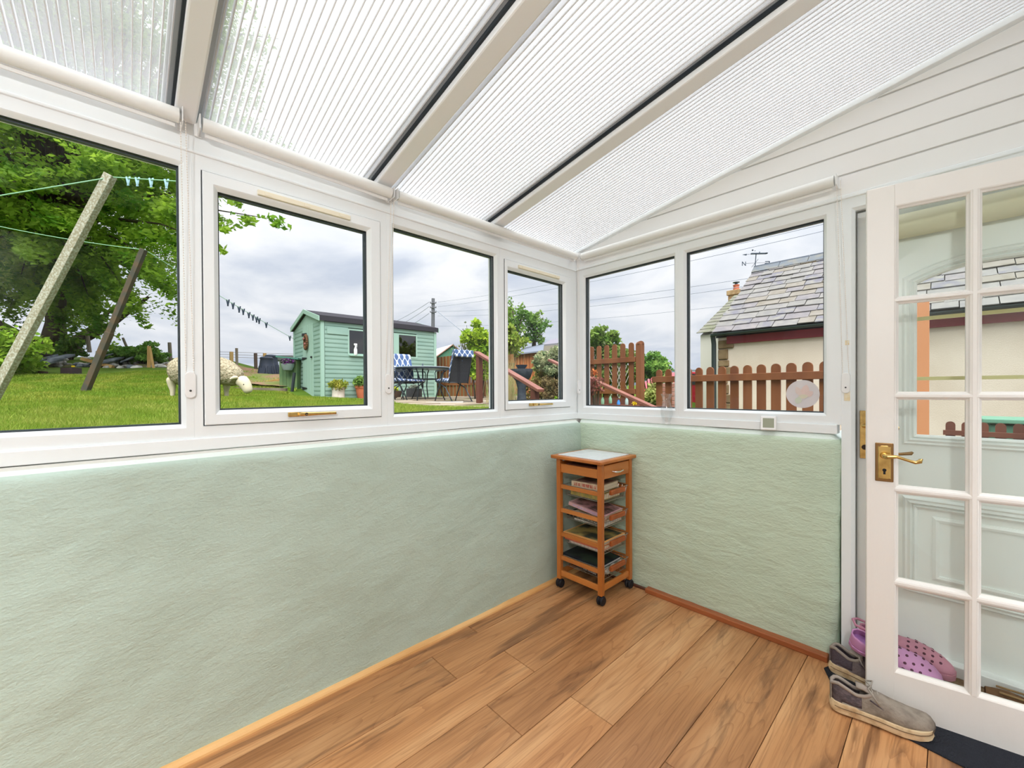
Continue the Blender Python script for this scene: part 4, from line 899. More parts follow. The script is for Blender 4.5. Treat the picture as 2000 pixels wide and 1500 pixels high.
for z in zz[:-1]:
    board(.05, dr-.01, z, z+.1, 'x'); board(dl+.01, SWD-.05, z, z+.1, 'x')
m = MB().prism([(-.02, .02, 1.8), (-.02, SWD-.02, 1.8), (-.02, SWD/2, 2.1)], (0, 0, 0), (.06, 0, 0)); m.build('gable_panel', SHG2, sh)
MB().box(-.035, .04, -.035, .045, 0, SE+.02).build('corner_board', SHG2, sh, bevel=.004); MB().box(SL-.045, SL+.03, -.035, .045, 0, SE).build('corner_board', SHG2, sh, bevel=.004)
MB().box(-.035, .04, SWD-.045, SWD+.03, 0, SE).build('corner_board', SHG2, sh, bevel=.004)
nb = 4
dd = thing('shed_door', None, None, (0, 0, 0)); dd.parent = sh; dd['_local'] = 1
for k in range(nb):
    a = dr+(dl-dr)*k/nb; b_ = dr+(dl-dr)*(k+1)/nb; MB().box(-.032, .0, a+.003, b_-.003, .05, 1.82).build('door_board', SHG2, dd, bevel=.003)
for z in (.28, 1.02, 1.62):
    m = MB().prism([(-.046, dl+.02, z-.04), (-.046, dl+.02, z+.04), (-.046, dl-.36, z+.012), (-.046, dl-.36, z-.012)], (0, 0, 0), (.008, 0, 0)); m.build('strap_hinge', BLACK, dd)
MB().box(-.06, -.03, dr+.05, dr+.12, 1.0, 1.04).build('door_latch', BLACK, dd)
# windows of the shed
DG = glass('shed_glass', (.55, .55, .55, 1), .10)
for a, b_ in ((wa0, wa1), (wb0, wb1)):
    w = thing('shed_window', None, None, (0, 0, 0)); w.parent = sh; w['_local'] = 1
    ring2(MB(), (0, -.012, 0), (1, 0, 0), (0, 0, 1), (0, -1, 0), (a-.03, b_+.03, wz0-.03, wz1+.03), (a+.005, b_-.005, wz0+.005, wz1-.005), [(0, 0, -.03), (0, 0, .014), (1, 0, .014), (1, 0, -.03)]).build('window_trim', SHG2, w)
    MB().box(a, b_, -.012, -.008, wz0, wz1).build('pane', DG, w)
    MB().box(a, b_, .0, .015, wz0, wz1).build('dark_interior', mat('shed_dark', lin(58, 46, 40), .9), w)
MB().box((wa0+wa1)/2-.02, (wa0+wa1)/2, -.01, .0, wz0, wz1).build('glazing_strip', mat('pale_wood', lin(196, 186, 160), .7), sh)
MB().box(wa1-.1, wb0+.1, -.03, -.01, wz0-.03, wz1+.03).build('middle_post', SHG2, sh)
MB().box(.10, wa0-.02, -.034, -.015, 1.52, 1.68).build('loose_board', SHG, sh, bevel=.003)
# roof: two felt slopes
ov = .07
for s in (0, 1):
    y0, y1 = (-.07, SWD/2) if s == 0 else (SWD+.07, SWD/2)
    ze = SE-.0; m = MB().prism([(-ov, y0, ze), (-ov, y1, SRG+.02), (-ov, y1, SRG+.09), (-ov, y0, ze+.12)], (0, 0, 0), (SL+2*ov, 0, 0)); m.build('roof_slope', FELT, sh)
    m = MB().prism([(-ov-.022, y0, ze-.01), (-ov-.022, y1, SRG+.00), (-ov-.022, y1, SRG+.10), (-ov-.022, y0, ze+.10)], (0, 0, 0), (.02, 0, 0)); m.build('barge_board', SHG2, sh)
    m = MB().prism([(SL+ov+.002, y0, ze-.01), (SL+ov+.002, y1, SRG+.00), (SL+ov+.002, y1, SRG+.10), (SL+ov+.002, y0, ze+.10)], (0, 0, 0), (.02, 0, 0)); m.build('barge_board', SHG2, sh)
# things on the shed: wreath, spray bottle
def loc2w(x, y, z): return P0+Lx*x+Ly*y+Vector((0, 0, z))
wy, wz = sgb(603, 669); wp = loc2w(-.075, (dl+dr)/2+.0, wz)
t = thing('twig_wreath', 'dark twig wreath hanging on the green shed door', 'wreath', wp); m = MB()
for k in range(22):
    a = k*2*PI/22; c = wp+Ly*.10*math.cos(a)+UP*.16*math.sin(a); m.ball(c, (.035, .035, .04), 6, 4)
m.build('wreath_ring', mat('twig_brown', lin(92, 64, 46), .9, var=(30, lin(140, 96, 66), .4, .6), bump=(60, 1)), t, smooth='all')
MB().ball(wp+Ly*.05+UP*.08-Lx*.03, .03).ball(wp-Ly*.06-UP*.05-Lx*.03, .03).build('wreath_berry', mat('dusty_pink', lin(156, 96, 92), .8), t, smooth='all')
s0 = sw(693, 690); bp_ = loc2w(sw(693, 690)[0], -.045, wz0+.0)
MB().box(wa0, wa1+.02, -.07, -.012, wz0-.05, wz0-.032).build('window_sill', SHG2, sh)
t = thing('spray_bottle', 'white trigger spray bottle standing at the shed window', 'bottle', bp_-Vector((0, 0, .03)))
MB().lathe([(.035, -.03), (.04, -.02), (.04, .10), (.018, .16), (.015, .2)], bp_, 12).build('bottle_body', PLASTW, t, smooth=True)
MB().obox(bp_+Vector((0, 0, .225)), Lx*.035, Ly*.015, (0, 0, .022)).obox(bp_+Vector((0, 0, .19))+Lx*.03, Lx*.006, Ly*.008, (0, 0, .03)).build('trigger', PLASTW, t)

# --- green locker beside the shed, and its hanging basket
lp = PD(574, 770, 10.6)
t = thing('storage_locker', 'small dark green wooden locker with sloping lid left of the shed', 'locker', lp)
LG = mat('locker_green', lin(92, 122, 84), .7, var=(3, lin(116, 140, 92), .4, .6)); LG2 = mat('locker_lid', lin(84, 138, 122), .6)
a = RT*.22; b_ = FW*.25
MB().obox(lp+Vector((0, 0, .42)), a, b_, (0, 0, .45)).build('locker_body', LG, t, bevel=.008)
for k in range(5): MB().obox(lp+Vector((0, 0, .42))-FW*.255+RT*(-.18+.09*k), RT*.042, FW*.008, (0, 0, .44)).build('locker_board', LG, t)
MB().obox(lp+Vector((0, 0, .92)), RT*.28-Vector((0, 0, .03)), FW*.32, (0, 0, .02)).build('locker_lid', LG2, t)
hb = PD(562, 712, 10.2)
t = thing('flower_basket', 'grey hanging basket with purple flowers on the green locker', 'planter', hb)
MB().lathe([(.03, -.16), (.10, -.14), (.14, -.04), (.15, .02), (.13, .02)], hb, 14).build('basket_bowl', mat('basket_grey', lin(150, 164, 160), .8), t, smooth=True)
leaves('flowers', blob(hb+Vector((0, 0, .06)), (.18, .18, .09), 260), .05, mat('purple_petals', lin(118, 52, 128), .7, var=(14, lin(70, 84, 60), .45, .6), coord='World'), t, 1.2, 1)
o = MB().bar(PD(569, 778, 9.9), PD(575, 728, 10.0), .05, .05).build('leaning_pole', mat('dark_metal', lin(44, 50, 54), .5)); tag(o, 'thin dark pole leaning on the corner of the green shed', 'pole')

# ============================================================ patio
pat = [PD(610, 784, 9.0), PD(760, 798, 7.4), PD(990, 802, 6.2), PD(1000, 790, 8.6), PD(860, 779, 11.0)]
PAV = mat('patio_slab', lin(178, 164, 144), .85, .15, var=(2.5, lin(156, 142, 122), .35, .65), coord='World')
pt = thing('patio', 'pale stone slab patio between lawn and shed', None, (-5, 3, .95), kind='structure')
for i in range(9):
    for j in range(8):
        x, y = -7.7+.47*i, 1.2+.6*j
        if x > -3.9 and y > 1.6 and x > -3.6: continue
        z = gz(x+.23, y+.3)
        MB().cham(x+.004, x+.466, y+.004, y+.596, z-.04, z+.018, .006).build('paving_slab', PAV, pt)
o = MB().bar(PD(775, 791, 8.1), PD(905, 789, 7.6), .03, .10).build('white_edging', mat('edge_white', lin(228, 226, 220), .6)); tag(o, 'long pale strip lying along the patio edge under the chairs', 'edging')
shrub_args = None
def planter(label, px, py, D, prof, m, leafc, lr, lz, nl, band=None, ls=.035):
    p = PD(px, py, D); t = thing('plant_pot', label, 'plant pot', p)
    MB().lathe(prof, p, 20).build('pot', m, t, smooth=True)
    top = p+Vector((0, 0, lz)); MB().cyl(top-Vector((0, 0, .05)), top-Vector((0, 0, .03)), prof[-2][0]*.95, n=16).build('soil', SOIL, t)
    leaves('foliage', blob(top+Vector((0, 0, lr[2]*.55)), lr, nl, .2), ls, leafmat('pot_leaf_%d' % len(_m), *leafc, 5), t, 1.5, .8)
    return t
planter('white churn shaped pot with yellow green sedum by the shed wall', 661, 783, 9.25, [(.150, 0), (.135, .02), (.132, .2), (.140, .30), (.15, .31), (.12, .31), (.11, .28)], mat('pot_white', lin(222, 210, 198), .7, var=(6, lin(190, 170, 158), .5, .7)), (lin(142, 158, 52), lin(186, 178, 74)), (.23, .21, .13), .29, 900)
planter('terracotta pot with a green leafy plant, right of the white pot', 709, 783, 9.7, [(.11, 0), (.12, .02), (.165, .30), (.18, .30), (.18, .36), (.15, .36), (.14, .3)], mat('terracotta', lin(208, 122, 84), .8, var=(6, lin(186, 102, 70), .4, .7)), (lin(96, 140, 58), lin(150, 180, 84)), (.25, .22, .17), .34, 900, ls=.045)
planter('brown pot with lime green plant under the leftmost patio chair', 769, 783, 9.8, [(.13, 0), (.14, .02), (.20, .22), (.2, .24), (.17, .24), (.16, .2)], mat('pot_brown', lin(96, 76, 66), .8), (lin(188, 204, 40), lin(204, 212, 60)), (.14, .12, .07), .25, 300)
o = thing('woven_planter', 'square dark woven planter behind the patio table against the shed', 'planter', PD(809, 783, 9.9)); p = PD(809, 783, 9.9)
WV = mat('woven_dark', lin(70, 72, 74), .8, bump=(60, .8)); MB().prism([p-RT*.16-FW*.15, p+RT*.16-FW*.15, p+RT*.16+FW*.15, p-RT*.16+FW*.15], (0, 0, 0), (0, 0, .30)).build('planter_wall', WV, o, bevel=.01)
leaves('foliage', blob(p+Vector((0, 0, .33)), (.13, .13, .06), 160), .04, leafmat('grey_leaf', lin(140, 150, 132), lin(170, 174, 160)), o)

# --- garden furniture
FR = mat('dark_tube', lin(62, 72, 82), .35, .5, .6); MESHB = mat('sling_fabric', lin(58, 60, 66), .75, .2, bump=(120, .3))
CUS = bpy.data.materials.new('ogee_cushion'); CUS.use_nodes = True; nt = CUS.node_tree; b = nt.nodes['Principled BSDF']; b.inputs['Roughness'].default_value = .8
tcn = nt.nodes.new('ShaderNodeTexCoord'); sx = nt.nodes.new('ShaderNodeSeparateXYZ'); nt.links.new(tcn.outputs['Object'], sx.inputs[0])
def mth(op, a, b_=None):
    x = nt.nodes.new('ShaderNodeMath'); x.operation = op
    for i, v in enumerate((a, b_)):
        if v is None: continue
        x.inputs[i].default_value = v if isinstance(v, (int, float)) else 0
        if not isinstance(v, (int, float)): nt.links.new(v, x.inputs[i])
    return x.outputs[0]
u_ = mth('MULTIPLY', sx.outputs[1], 2*PI/.13); v_ = mth('MULTIPLY', mth('ADD', sx.outputs[2], sx.outputs[0]), 2*PI/.17)
val = mth('ABSOLUTE', mth('ADD', mth('COSINE', u_), mth('COSINE', v_)))
r_ = nt.nodes.new('ShaderNodeValToRGB'); nt.links.new(val, r_.inputs[0]); r_.color_ramp.elements[0].position = .34; r_.color_ramp.elements[0].color = lin(226, 232, 240); r_.color_ramp.elements[1].position = .46; r_.color_ramp.elements[1].color = lin(74, 100, 148)
nt.links.new(r_.outputs[0], b.inputs['Base Color'])
def pad(m, path, w, th):           # cushion bent along a side-view path (x,z)
    n = len(path); up = []; dn = []
    for i, (x, z) in enumerate(path):
        a, c = path[max(0, i-1)], path[min(n-1, i+1)]; dx, dz_ = c[0]-a[0], c[1]-a[1]; L = math.hypot(dx, dz_); nx, nz_ = -dz_/L, dx/L; e = 1 if 0 < i < n-1 else .5
        up.append((x+nx*th*e, z+nz_*th*e)); dn.append((x, z))
    return m.prism([(x, -w/2, z) for x, z in up+dn[::-1]], (0, 0, 0), (0, w, 0))
def chair():
    t = thing('garden_chair', 'x', 'chair', local=True, group='padded folding chairs on the patio')
    bk = [(-.20, .40), (-.25, .60), (-.33, .85), (-.36, 1.0)]
    for s in (-1, 1):
        y = s*.255
        MB().tube([(.26, y, 0), (.16, y, .22), (-.06, y, .62), (-.05, y, .64)], .012, 6).build('leg', FR, t, smooth='all')
        MB().tube([(-.34, y*.95, 0), (-.10, y*.95, .30), (.20, y*.95, .42)], .012, 6).build('leg', FR, t, smooth='all')
        MB().obox((.0, y, .645), (.21, 0, -.01), (0, .022, 0), (0, 0, .009)).build('armrest', FR, t, bevel=.004)
        MB().tube([(.2, y, .64), (.24, y, .60), (.22, y, .42)], .010, 6).build('arm_strut', FR, t, smooth='all')
    MB().tube([(-.20, -.235, .38), (-.36, -.225, 1.0), (-.36, .225, 1.0), (-.20, .235, .38)], .011, 6).build('back_frame', FR, t, smooth='all')
    MB().tube([(-.20, -.24, .40), (.24, -.24, .43), (.24, .24, .43), (-.20, .24, .40)], .011, 6, closed=True).build('seat_frame', FR, t, smooth='all')
    for x in (.26, -.34): MB().tube([(x, -.255, .015), (x, .255, .015)], .010, 6).build('foot_bar', FR, t, smooth='all')
    MB().prism([(x-.004, -.225, z) for x, z in bk]+[(x+.004, -.225, z) for x, z in bk[::-1]], (0, 0, 0), (0, .45, 0)).build('back_sling', MESHB, t)
    MB().box(-.2, .24, -.23, .23, .405, .415).build('seat_sling', MESHB, t)
    pad(MB(), [(.27, .43), (.05, .425), (-.15, .415)], .46, -.065).build('seat_cushion', CUS, t, bevel=.02)
    pad(MB(), [(-.19, .42), (-.235, .62), (-.32, .86), (-.355, 1.0), (-.37, 1.03)], .45, -.055).build('back_cushion', CUS, t, bevel=.02)
    MB().obox((-.385, 0, .965), (.02, 0, -.005), (0, .23, 0), (.01, 0, .07)).build('cushion_hood', CUS, t, bevel=.015)
    MB().tube([(-.288, -.232, .83), (-.318, 0, .83), (-.288, .232, .83)], .012, 6).build('cushion_strap', CUS, t)
    return t
c0 = chair()
def place(o, px, py, D, face, label, z=None):
    p = PD(px, py, D); o.location = p; f = Vector(face[0]*RT+face[1]*FW); o.rotation_euler = (0, 0, math.atan2(f.y, f.x)); o['label'] = label; return o
place(c0, 884, 786, 8.3, (-.70, .71), 'padded patio chair showing its dark back, right of the table')
c1 = copy_tree(c0); place(c1, 799, 785, 8.7, (.70, -.71), 'padded patio chair with blue and white pattern, left of the table')
c2 = copy_tree(c0); place(c2, 762, 787, 8.1, (.75, .66), 'padded patio chair mostly hidden behind the white window frame')
tp = PD(826, 785, 9.0); th_ = .745
t = thing('patio_table', 'round dark metal patio table with a glass top between the chairs', 'table', tp)
MB().lathe([(.60, th_-.012), (.615, th_), (.60, th_+.012), (.0, th_+.008)], tp, 32).build('table_top', mat('table_glass', lin(120, 132, 138), .15, .6), t, smooth=True)
MB().lathe([(.59, th_-.03), (.60, th_-.03), (.60, th_-.012), (.59, th_-.012)], tp, 32).build('top_rim', FR, t, smooth=True)
m = MB(); m.tube([tp+Vector((.38*math.cos(k*PI/10), .38*math.sin(k*PI/10), .50)) for k in range(20)], .010, 6, closed=True); m.build('brace_ring', FR, t, smooth='all')
for k in range(4):
    a = PI/4+k*PI/2; d_ = Vector((math.cos(a), math.sin(a), 0)); MB().tube([tp+d_*.56+Vector((0, 0, .72)), tp+d_*.42+Vector((0, 0, .62)), tp+d_*.36+Vector((0, 0, .35)), tp+d_*.50], .013, 6).build('leg', FR, t, smooth='all')
MB().cyl(tp+Vector((0, 0, .30)), tp+Vector((0, 0, .84)), .016, n=10).build('parasol_tube', FR, t, smooth='all')

# --- stained fence behind the patio
BRN = mat('brown_stain', lin(158, 104, 62), .7, .2, var=(3, lin(128, 82, 50), .35, .7, (2, 2, .3)), coord='World')
BRN2 = mat('fence_stain', lin(138, 88, 54), .6, .25, var=(3, lin(114, 68, 42), .35, .7, (2, 2, .3)), coord='World')
RAILM = mat('rail_stain', lin(150, 98, 84), .5, .3, var=(3, lin(128, 78, 64), .35, .7), coord='World'); RAILD = mat('rail_post_stain', lin(118, 70, 54), .55, .3, var=(3, lin(96, 56, 44), .35, .7, (2, 2, .3)), coord='World')
fn = thing('board_fence', 'brown vertical board fence behind the patio, right of the shed', 'fence', PD(855, 784, 11.8))
A_, B_ = PD(848, 784, 12.2), PD(1004, 790, 9.6); n_ = 21
for k in range(n_):
    p = A_+(B_-A_)*(k+.5)/n_; hgt = 1.30 if k < 8 else 1.18
    d = (B_-A_).normalized(); MB().bar(p, p+Vector((0, 0, hgt)), .125, .018, up=d.cross(Vector((0, 0, 1)))).build('fence_board', BRN, fn)
for z in (.5, 1.0): MB().bar(A_+Vector((0, 0, z))-FW*.03, B_+Vector((0, 0, z))-FW*.03, .04, .06).build('fence_rail', BRN, fn)

# small green gabled shed behind the fence
g0 = PD(885, 728, 14.5)
t = thing('potting_shed', 'small green gabled shed with pale glazed roof behind the patio fence', 'shed', g0)
a = RT*.52+FW*.14; c = -RT*.85+FW*1.5; pk = Vector((0, 0, .95)); ev = Vector((0, 0, .55)); GS = mat('deep_green', lin(86, 138, 112), .7)
MB().prism([g0-a-Vector((0, 0, 1)), g0+a-Vector((0, 0, 1)), g0+a+ev, g0+pk, g0-a+ev], (0, 0, 0), c).build('shed_walls', GS, t)
WR = mat('pale_roofing', lin(226, 222, 218), .4); 
m = MB().prism([g0-a*1.12+ev*.97, g0+pk*1.03, g0+pk*1.03+c*1.03, g0-a*1.12+ev*.97+c*1.03], (0, 0, 0), (0, 0, .03)).prism([g0+a*1.12+ev*.97, g0+pk*1.03, g0+pk*1.03+c*1.03, g0+a*1.12+ev*.97+c*1.03], (0, 0, 0), (0, 0, .03)); m.build('shed_roof', WR, t)
for s in (-1, 1): MB().bar(g0+a*s*1.14+ev*.95-FW*.03, g0+pk*1.04-FW*.03, .03, .07, up=FW).build('barge_board', mat('pink_brown', lin(176, 136, 120), .7), t)

# --- telegraph pole and wires
tb_ = PD(845, 700, 28); tt = PD(846, 583, 28); TP = mat('pole_grey', lin(112, 112, 118), .8)
t = thing('telegraph_pole', 'tall grey telegraph pole with wires behind the shed roof', 'pole', tb_)
MB().tube([tb_-Vector((0, 0, 1)), tt], [.15, .11], 8).build('pole_shaft', TP, t, smooth=True)
for y in (592, 601, 610):
    p = PD(846, y, 27.9); MB().obox(p, RT*.20, FW*.05, UP*.02).build('cross_arm', TP, t)
    MB().cyl(p-RT*.19, p-RT*.19+UP*.09, .03, n=6).cyl(p+RT*.19, p+RT*.19+UP*.09, .03, n=6).build('insulator', TP, t)
WIRE = mat('wire_grey', lin(150, 158, 172), .6)
ends = [((855, 590), (1700, 416)), ((855, 599), (1700, 430)), ((855, 608), (1480, 541)), ((855, 617), (1450, 560)), ((850, 637), (1480, 590))]
for k, (a, b_) in enumerate(ends):
    cable('overhead_wire', '%s overhead wire running right from the telegraph pole' % ['topmost', 'second highest', 'third highest', 'fourth highest', 'lowest'][k], [PD(*a, 27.9), PD(*b_, (10, 10, 12, 12, 16)[k])], .0075, WIRE, 'wire', sag=.25)
for k, (a, b_) in enumerate((((838, 590), (740, 640)), ((838, 599), (752, 646)), ((838, 612), (762, 652)))):
    cable('overhead_wire', '%s overhead wire running down left behind the green shed' % ['topmost', 'middle', 'lowest'][k], [PD(*a, 27.9), PD(*b_, 40)], .014, WIRE, 'wire', sag=.2)
cable('stay_wire', 'steep stay wire from the telegraph pole down to the lime shrub', [PD(848, 603, 27.9), PD(906, 650, 24)], .02, WIRE, 'wire')

# --- planting right of the patio
shrub('lime_shrub', 'bright lime green tall shrub behind the brown handrail', 'shrub', 938, 672, 9.6, (.42, .42, .50), 2600, .07, lin(132, 172, 28), lin(186, 208, 58))
shrub('lime_shrub', 'lower lime green shrub lobe beside the dark backed chair', 'shrub', 932, 714, 9.4, (.42, .36, .42), 1800, .07, lin(124, 166, 30), lin(176, 200, 60))
shrub('lime_shrub', 'lime green shrub tips against the white window mullion', 'shrub', 962, 690, 10.2, (.36, .4, .60), 1500, .07, lin(122, 162, 40), lin(180, 206, 96))
def sparse(label, px, py, D, top, n, name='bare_shrub'):
    b0 = PD(px, py, D); t = thing(name, label, 'shrub', b0); m = MB(); cen = []
    for k in range(7):
        e_ = PD(top[0]+random.uniform(-16, 16), top[1]+random.uniform(0, 46), D+random.uniform(-.3, .3)); m.tube([b0, (b0+e_)/2+Vector((random.uniform(-.05, .05), 0, 0)), e_], [.02, .012, .004], 5)
        for j in range(n): tt_ = random.uniform(.4, 1); q = b0+(e_-b0)*tt_; cen.append((q.x+random.gauss(0, .05), q.y+random.gauss(0, .05), q.z+random.gauss(0, .05)))
    m.build('stems', BARK, t, kind='stuff'); leaves('foliage', np.array(cen), .05, leafmat('sparse_leaf', lin(110, 120, 84), lin(150, 160, 110), 4), t)
sparse('thin half bare shrub with grey stems left of the lime shrub', 916, 730, 10.4, (910, 634), 12)
sparse('thin half bare shrub above the small green gabled shed', 900, 720, 11, (898, 664), 10)
gr = thing('ornamental_grass', 'tall dry straw coloured ornamental grass left of the stone bird bath', 'grass', PD(985, 792, 7.6)); n = 420
q = [PD(random.gauss(984, 13), 794, 7.6+random.uniform(-.3, .3)) for _ in range(n)]; V = []
for p in q:
    h_ = random.uniform(.5, 1.15); e_ = p+Vector((random.gauss(0, .09), random.gauss(0, .09), h_)); w_ = RT*.004; V += [p-w_, p+w_, e_]
npmesh('grass_stalks', np.array([tuple(v) for v in V]), np.arange(len(V)).reshape(-1, 3), mat('straw', lin(196, 182, 132), .8, var=(6, lin(140, 160, 80), .5, .7), coord='World', trans=.3), gr, kind='stuff')
def tree2(label, px, py, D, pb, r, n, ma, mb, extra=()):
    b0 = PD(*pb, D); c = PD(px, py, D); t = thing('young_tree', label, 'tree', b0); m = MB().tube([b0, (b0+c)/2, c+Vector((0, 0, r[2]*.6))], [.11, .08, .02], 8)
    for k in range(9):
        a = k*.7; m.tube([b0+(c-b0)*(.55+.04*k), c+Vector((math.cos(a)*r[0]*.75, math.sin(a)*r[1]*.75, r[2]*random.uniform(-.4, .6)))], [.035, .008], 5)
    m.build('trunk', BARK, t, smooth='all'); cc = [blob(c, r, n//2, .1)]
    for k in range(26):
        d = RNG.normal(size=3); d /= np.linalg.norm(d); cc.append(blob(np.array(c)+d*np.array(r)*.72, (r[0]*.30, r[1]*.3, r[2]*.24), n//45, .1))
    leaves('foliage', airy(c, r, n*2, 34, .26), .085, leafmat('young_leaf_%d' % len(_m), ma, mb, 1.2), t, 1.6, .8)
tree2('young green tree with a taller crown above the brown shed, left of the pair', 1001, 634, 16, (1012, 700), (.72, .7, .95), 850, lin(108, 148, 62), lin(164, 190, 96))
tree2('young green tree with a rounder crown, right of the pair', 1044, 640, 16.5, (1042, 700), (.62, .6, .78), 640, lin(104, 146, 68), lin(160, 186, 100))
shrub('low_tree_growth', 'yellow green leafy growth below the left young tree', 'bush', 995, 668, 13, (.6, .5, .45), 1500, .09, lin(130, 158, 52), lin(176, 190, 84))
# brown timber shed with grey roof
b0 = PD(1030, 745, 15); t = thing('timber_shed', 'orange brown timber shed with a grey felt roof behind the hedge', 'shed', b0)
OB = mat('orange_timber', lin(186, 116, 66), .7, var=(3, lin(164, 96, 54), .4, .6, (3, 3, .3)), coord='World'); GR = mat('grey_felt', lin(132, 138, 152), .7)
a0, a1 = PD(1003, 693, 15.2), PD(1060, 687, 15); bk_ = FW*1.6+RT*.5
MB().prism([a0-Vector((0, 0, 1.6)), a1-Vector((0, 0, 1.6)), a1, a0], (0, 0, 0), bk_).build('shed_wall', OB, t)
for k in range(9):
    q = a0+(a1-a0)*(k+.5)/9; MB().bar(q-Vector((0, 0, 1.6))-FW*.02, q-FW*.02, .095, .02, up=FW).build('wall_board', OB, t)
MB().bar(a0+(a1-a0)*.78-FW*.05-Vector((0, 0, .62)), a0+(a1-a0)*.78-FW*.05-Vector((0, 0, .08)), .12, .02, up=FW).build('shed_window', mat('slit_glass', lin(96, 110, 128), .3), t)
MB().prism([PD(1000, 694, 15.0), PD(1061, 687, 14.8), PD(1063, 674, 16.2), PD(1022, 682, 16.6)], (0, 0, 0), (0, 0, .05)).build('shed_roof', GR, t)
r1 = thing('distant_house', 'grey roofed house just showing above the variegated hedge', 'house', PD(1110, 700, 26)); q = [PD(1060, 676, 26), PD(1140, 668, 25), PD(1140, 656, 27), PD(1075, 666, 28)]
MB().prism(q, (0, 0, 0), (0, 0, .1)).build('house_roof', mat('far_slate', lin(136, 132, 142), .8), r1); MB().prism([q[0], q[1], q[1]-Vector((0, 0, 2.5)), q[0]-Vector((0, 0, 2.5))], (0, 0, 0), FW*3).build('house_wall', mat('far_wall', lin(160, 150, 140), .9), r1)
# bird bath
p = PD(1019, 797, 6.9); z_ = lambda y: (762-y)/F_PX*6.9+1.225-p.z
SLT = mat('dark_slate_stone', lin(62, 68, 78), .8, .2, var=(14, lin(80, 86, 94), .4, .7), bump=(50, .4)); t = thing('bird_bath', 'dark grey stone pedestal bird bath with a shallow wide basin', 'bird bath', p)
MB().lathe([(.11, -.1), (.105, .0), (.075, .18), (.07, .34), (.10, z_(746))], p, 24).build('pedestal', SLT, t, smooth=True)
MB().lathe([(.08, z_(748)), (.15, z_(738)), (.185, z_(727)), (.19, z_(722)), (.175, z_(722)), (.16, z_(724)), (0, z_(725))], p, 32).build('basin', SLT, t, smooth=True)
q = p+RT*0; t = thing('small_bowl', 'small dark bowl standing on the stone bird bath basin', 'bowl', q+Vector((0, 0, z_(722))))
MB().lathe([(.05, z_(723.5)), (.085, z_(717)), (.10, z_(714)), (.09, z_(714)), (.05, z_(720)), (0, z_(721))], p, 24).build('bowl_body', mat('bowl_blue', lin(58, 70, 84), .5), t, smooth=True)
# hedge
HV = (lin(112, 134, 84), lin(196, 196, 140))
for k, (px, py, D, r, n, ma, mb, lab) in enumerate(((1086, 712, 8.4, (.42, .4, .48), 3600, lin(104, 132, 84), lin(206, 206, 160), 'upper variegated cream and green part of the hedge'), (1088, 765, 8.2, (.42, .4, .42), 3000, lin(110, 104, 68), lin(170, 146, 104), 'lower twiggy reddish part of the hedge'), (1052, 770, 8.6, (.30, .3, .5), 1800, lin(128, 120, 70), lin(186, 164, 100), 'yellow brown twiggy hedge part right of the bird bath'), (1062, 735, 9.0, (.28, .3, .32), 1500, lin(118, 140, 60), lin(186, 190, 110), 'yellowish hedge top right beside the bird bath'))):
    shrub('garden_hedge', lab, 'hedge', px, py, D, r, n, .05, ma, mb, stems=9)
# handrails of the garden steps
def rail(lab, p0, D0, p1, D1, w, h_, posts):
    a, b_ = PD(*p0, D0), PD(*p1, D1); t = thing('handrail', lab, 'handrail', b_)
    d = (b_-a).normalized(); sd = d.cross(Vector((0, 0, 1))).normalized(); u = sd.cross(d)
    MB().obox((a+b_)/2-u*h_/2, (b_-a)/2, sd*w/2, u*h_/2).build('top_rail', RAILM, t, bevel=.006)
    for px, tq, bot in posts:
        q = a+(b_-a)*tq-u*h_; MB().box(q.x-.045, q.x+.045, q.y-.045, q.y+.045, bot, q.z+.02).build('post', RAILD, t, bevel=.004)
    return t
rail('reddish brown handrail of the garden steps nearer the windows', (931, 686), 7.5, (1057, 760), 5.6, .11, .045, ((945, .06, .6), (1040, .93, 0)))
rail('reddish brown handrail of the garden steps beyond, sloping behind the end window', (1074, 701), 7.0, (1290, 799), 4.9, .085, .04, ((1118, .27, .3), (1250, .9, 0)))
for k in range(7):
    x = -3.9+.28*k; z = .93-.135*k; MB().box(x, x+.30, 2.0, 4.0, z-.16, z).build('garden_step', PAV, kind='structure', label='stone garden step between the handrails')
leaves_o = thing('tiny_plant', 'small bright green sprout under the hedge', 'plant', PD(1085, 790, 7.4)); leaves('foliage', blob(PD(1085, 783, 7.4), (.03, .03, .08), 40), .04, leafmat('sprout', lin(150, 200, 40), lin(170, 210, 60)), leaves_o)

# ============================================================ picket fences
def picket(m, p, w, h_, th, d):
    """round-topped pale: base centre p, direction along fence d"""
    n_ = d.cross(Vector((0, 0, 1))); q = [(-w/2, 0), (w/2, 0)]+[(w/2*math.cos(a), h_-w/2+w/2*math.sin(a)) for a in [k*PI/8 for k in range(9)]]
    return m.prism([p+d*x+Vector((0, 0, z))-n_*th/2 for x, z in q], (0, 0, 0), n_*th)
f1 = thing('picket_fence', 'low round topped brown picket fence before the rendered building', 'fence', PD(1603, 800, 4.25))
a, b_ = PD(1577.6, 707, 4.4), PD(1344.5, 719, 5.6); dpk = (a-b_)/9; d = dpk.normalized()
topz = lambda s: a.z+(b_.z-a.z)*s
for k in range(-1, 13):
    p = a-dpk*k; MB_ = MB(); base = .55; picket(MB_, Vector((p.x, p.y, base)), .098, p.z-base, .02, d).build('picket', BRN2, f1)
e0, e1 = a+dpk*1.8, a-dpk*12.6; nrm = d.cross(Vector((0, 0, 1)))
if nrm.dot(FW) > 0: nrm = -nrm
zr = ON(1577, 731, 1, a.y)[2]-a.z
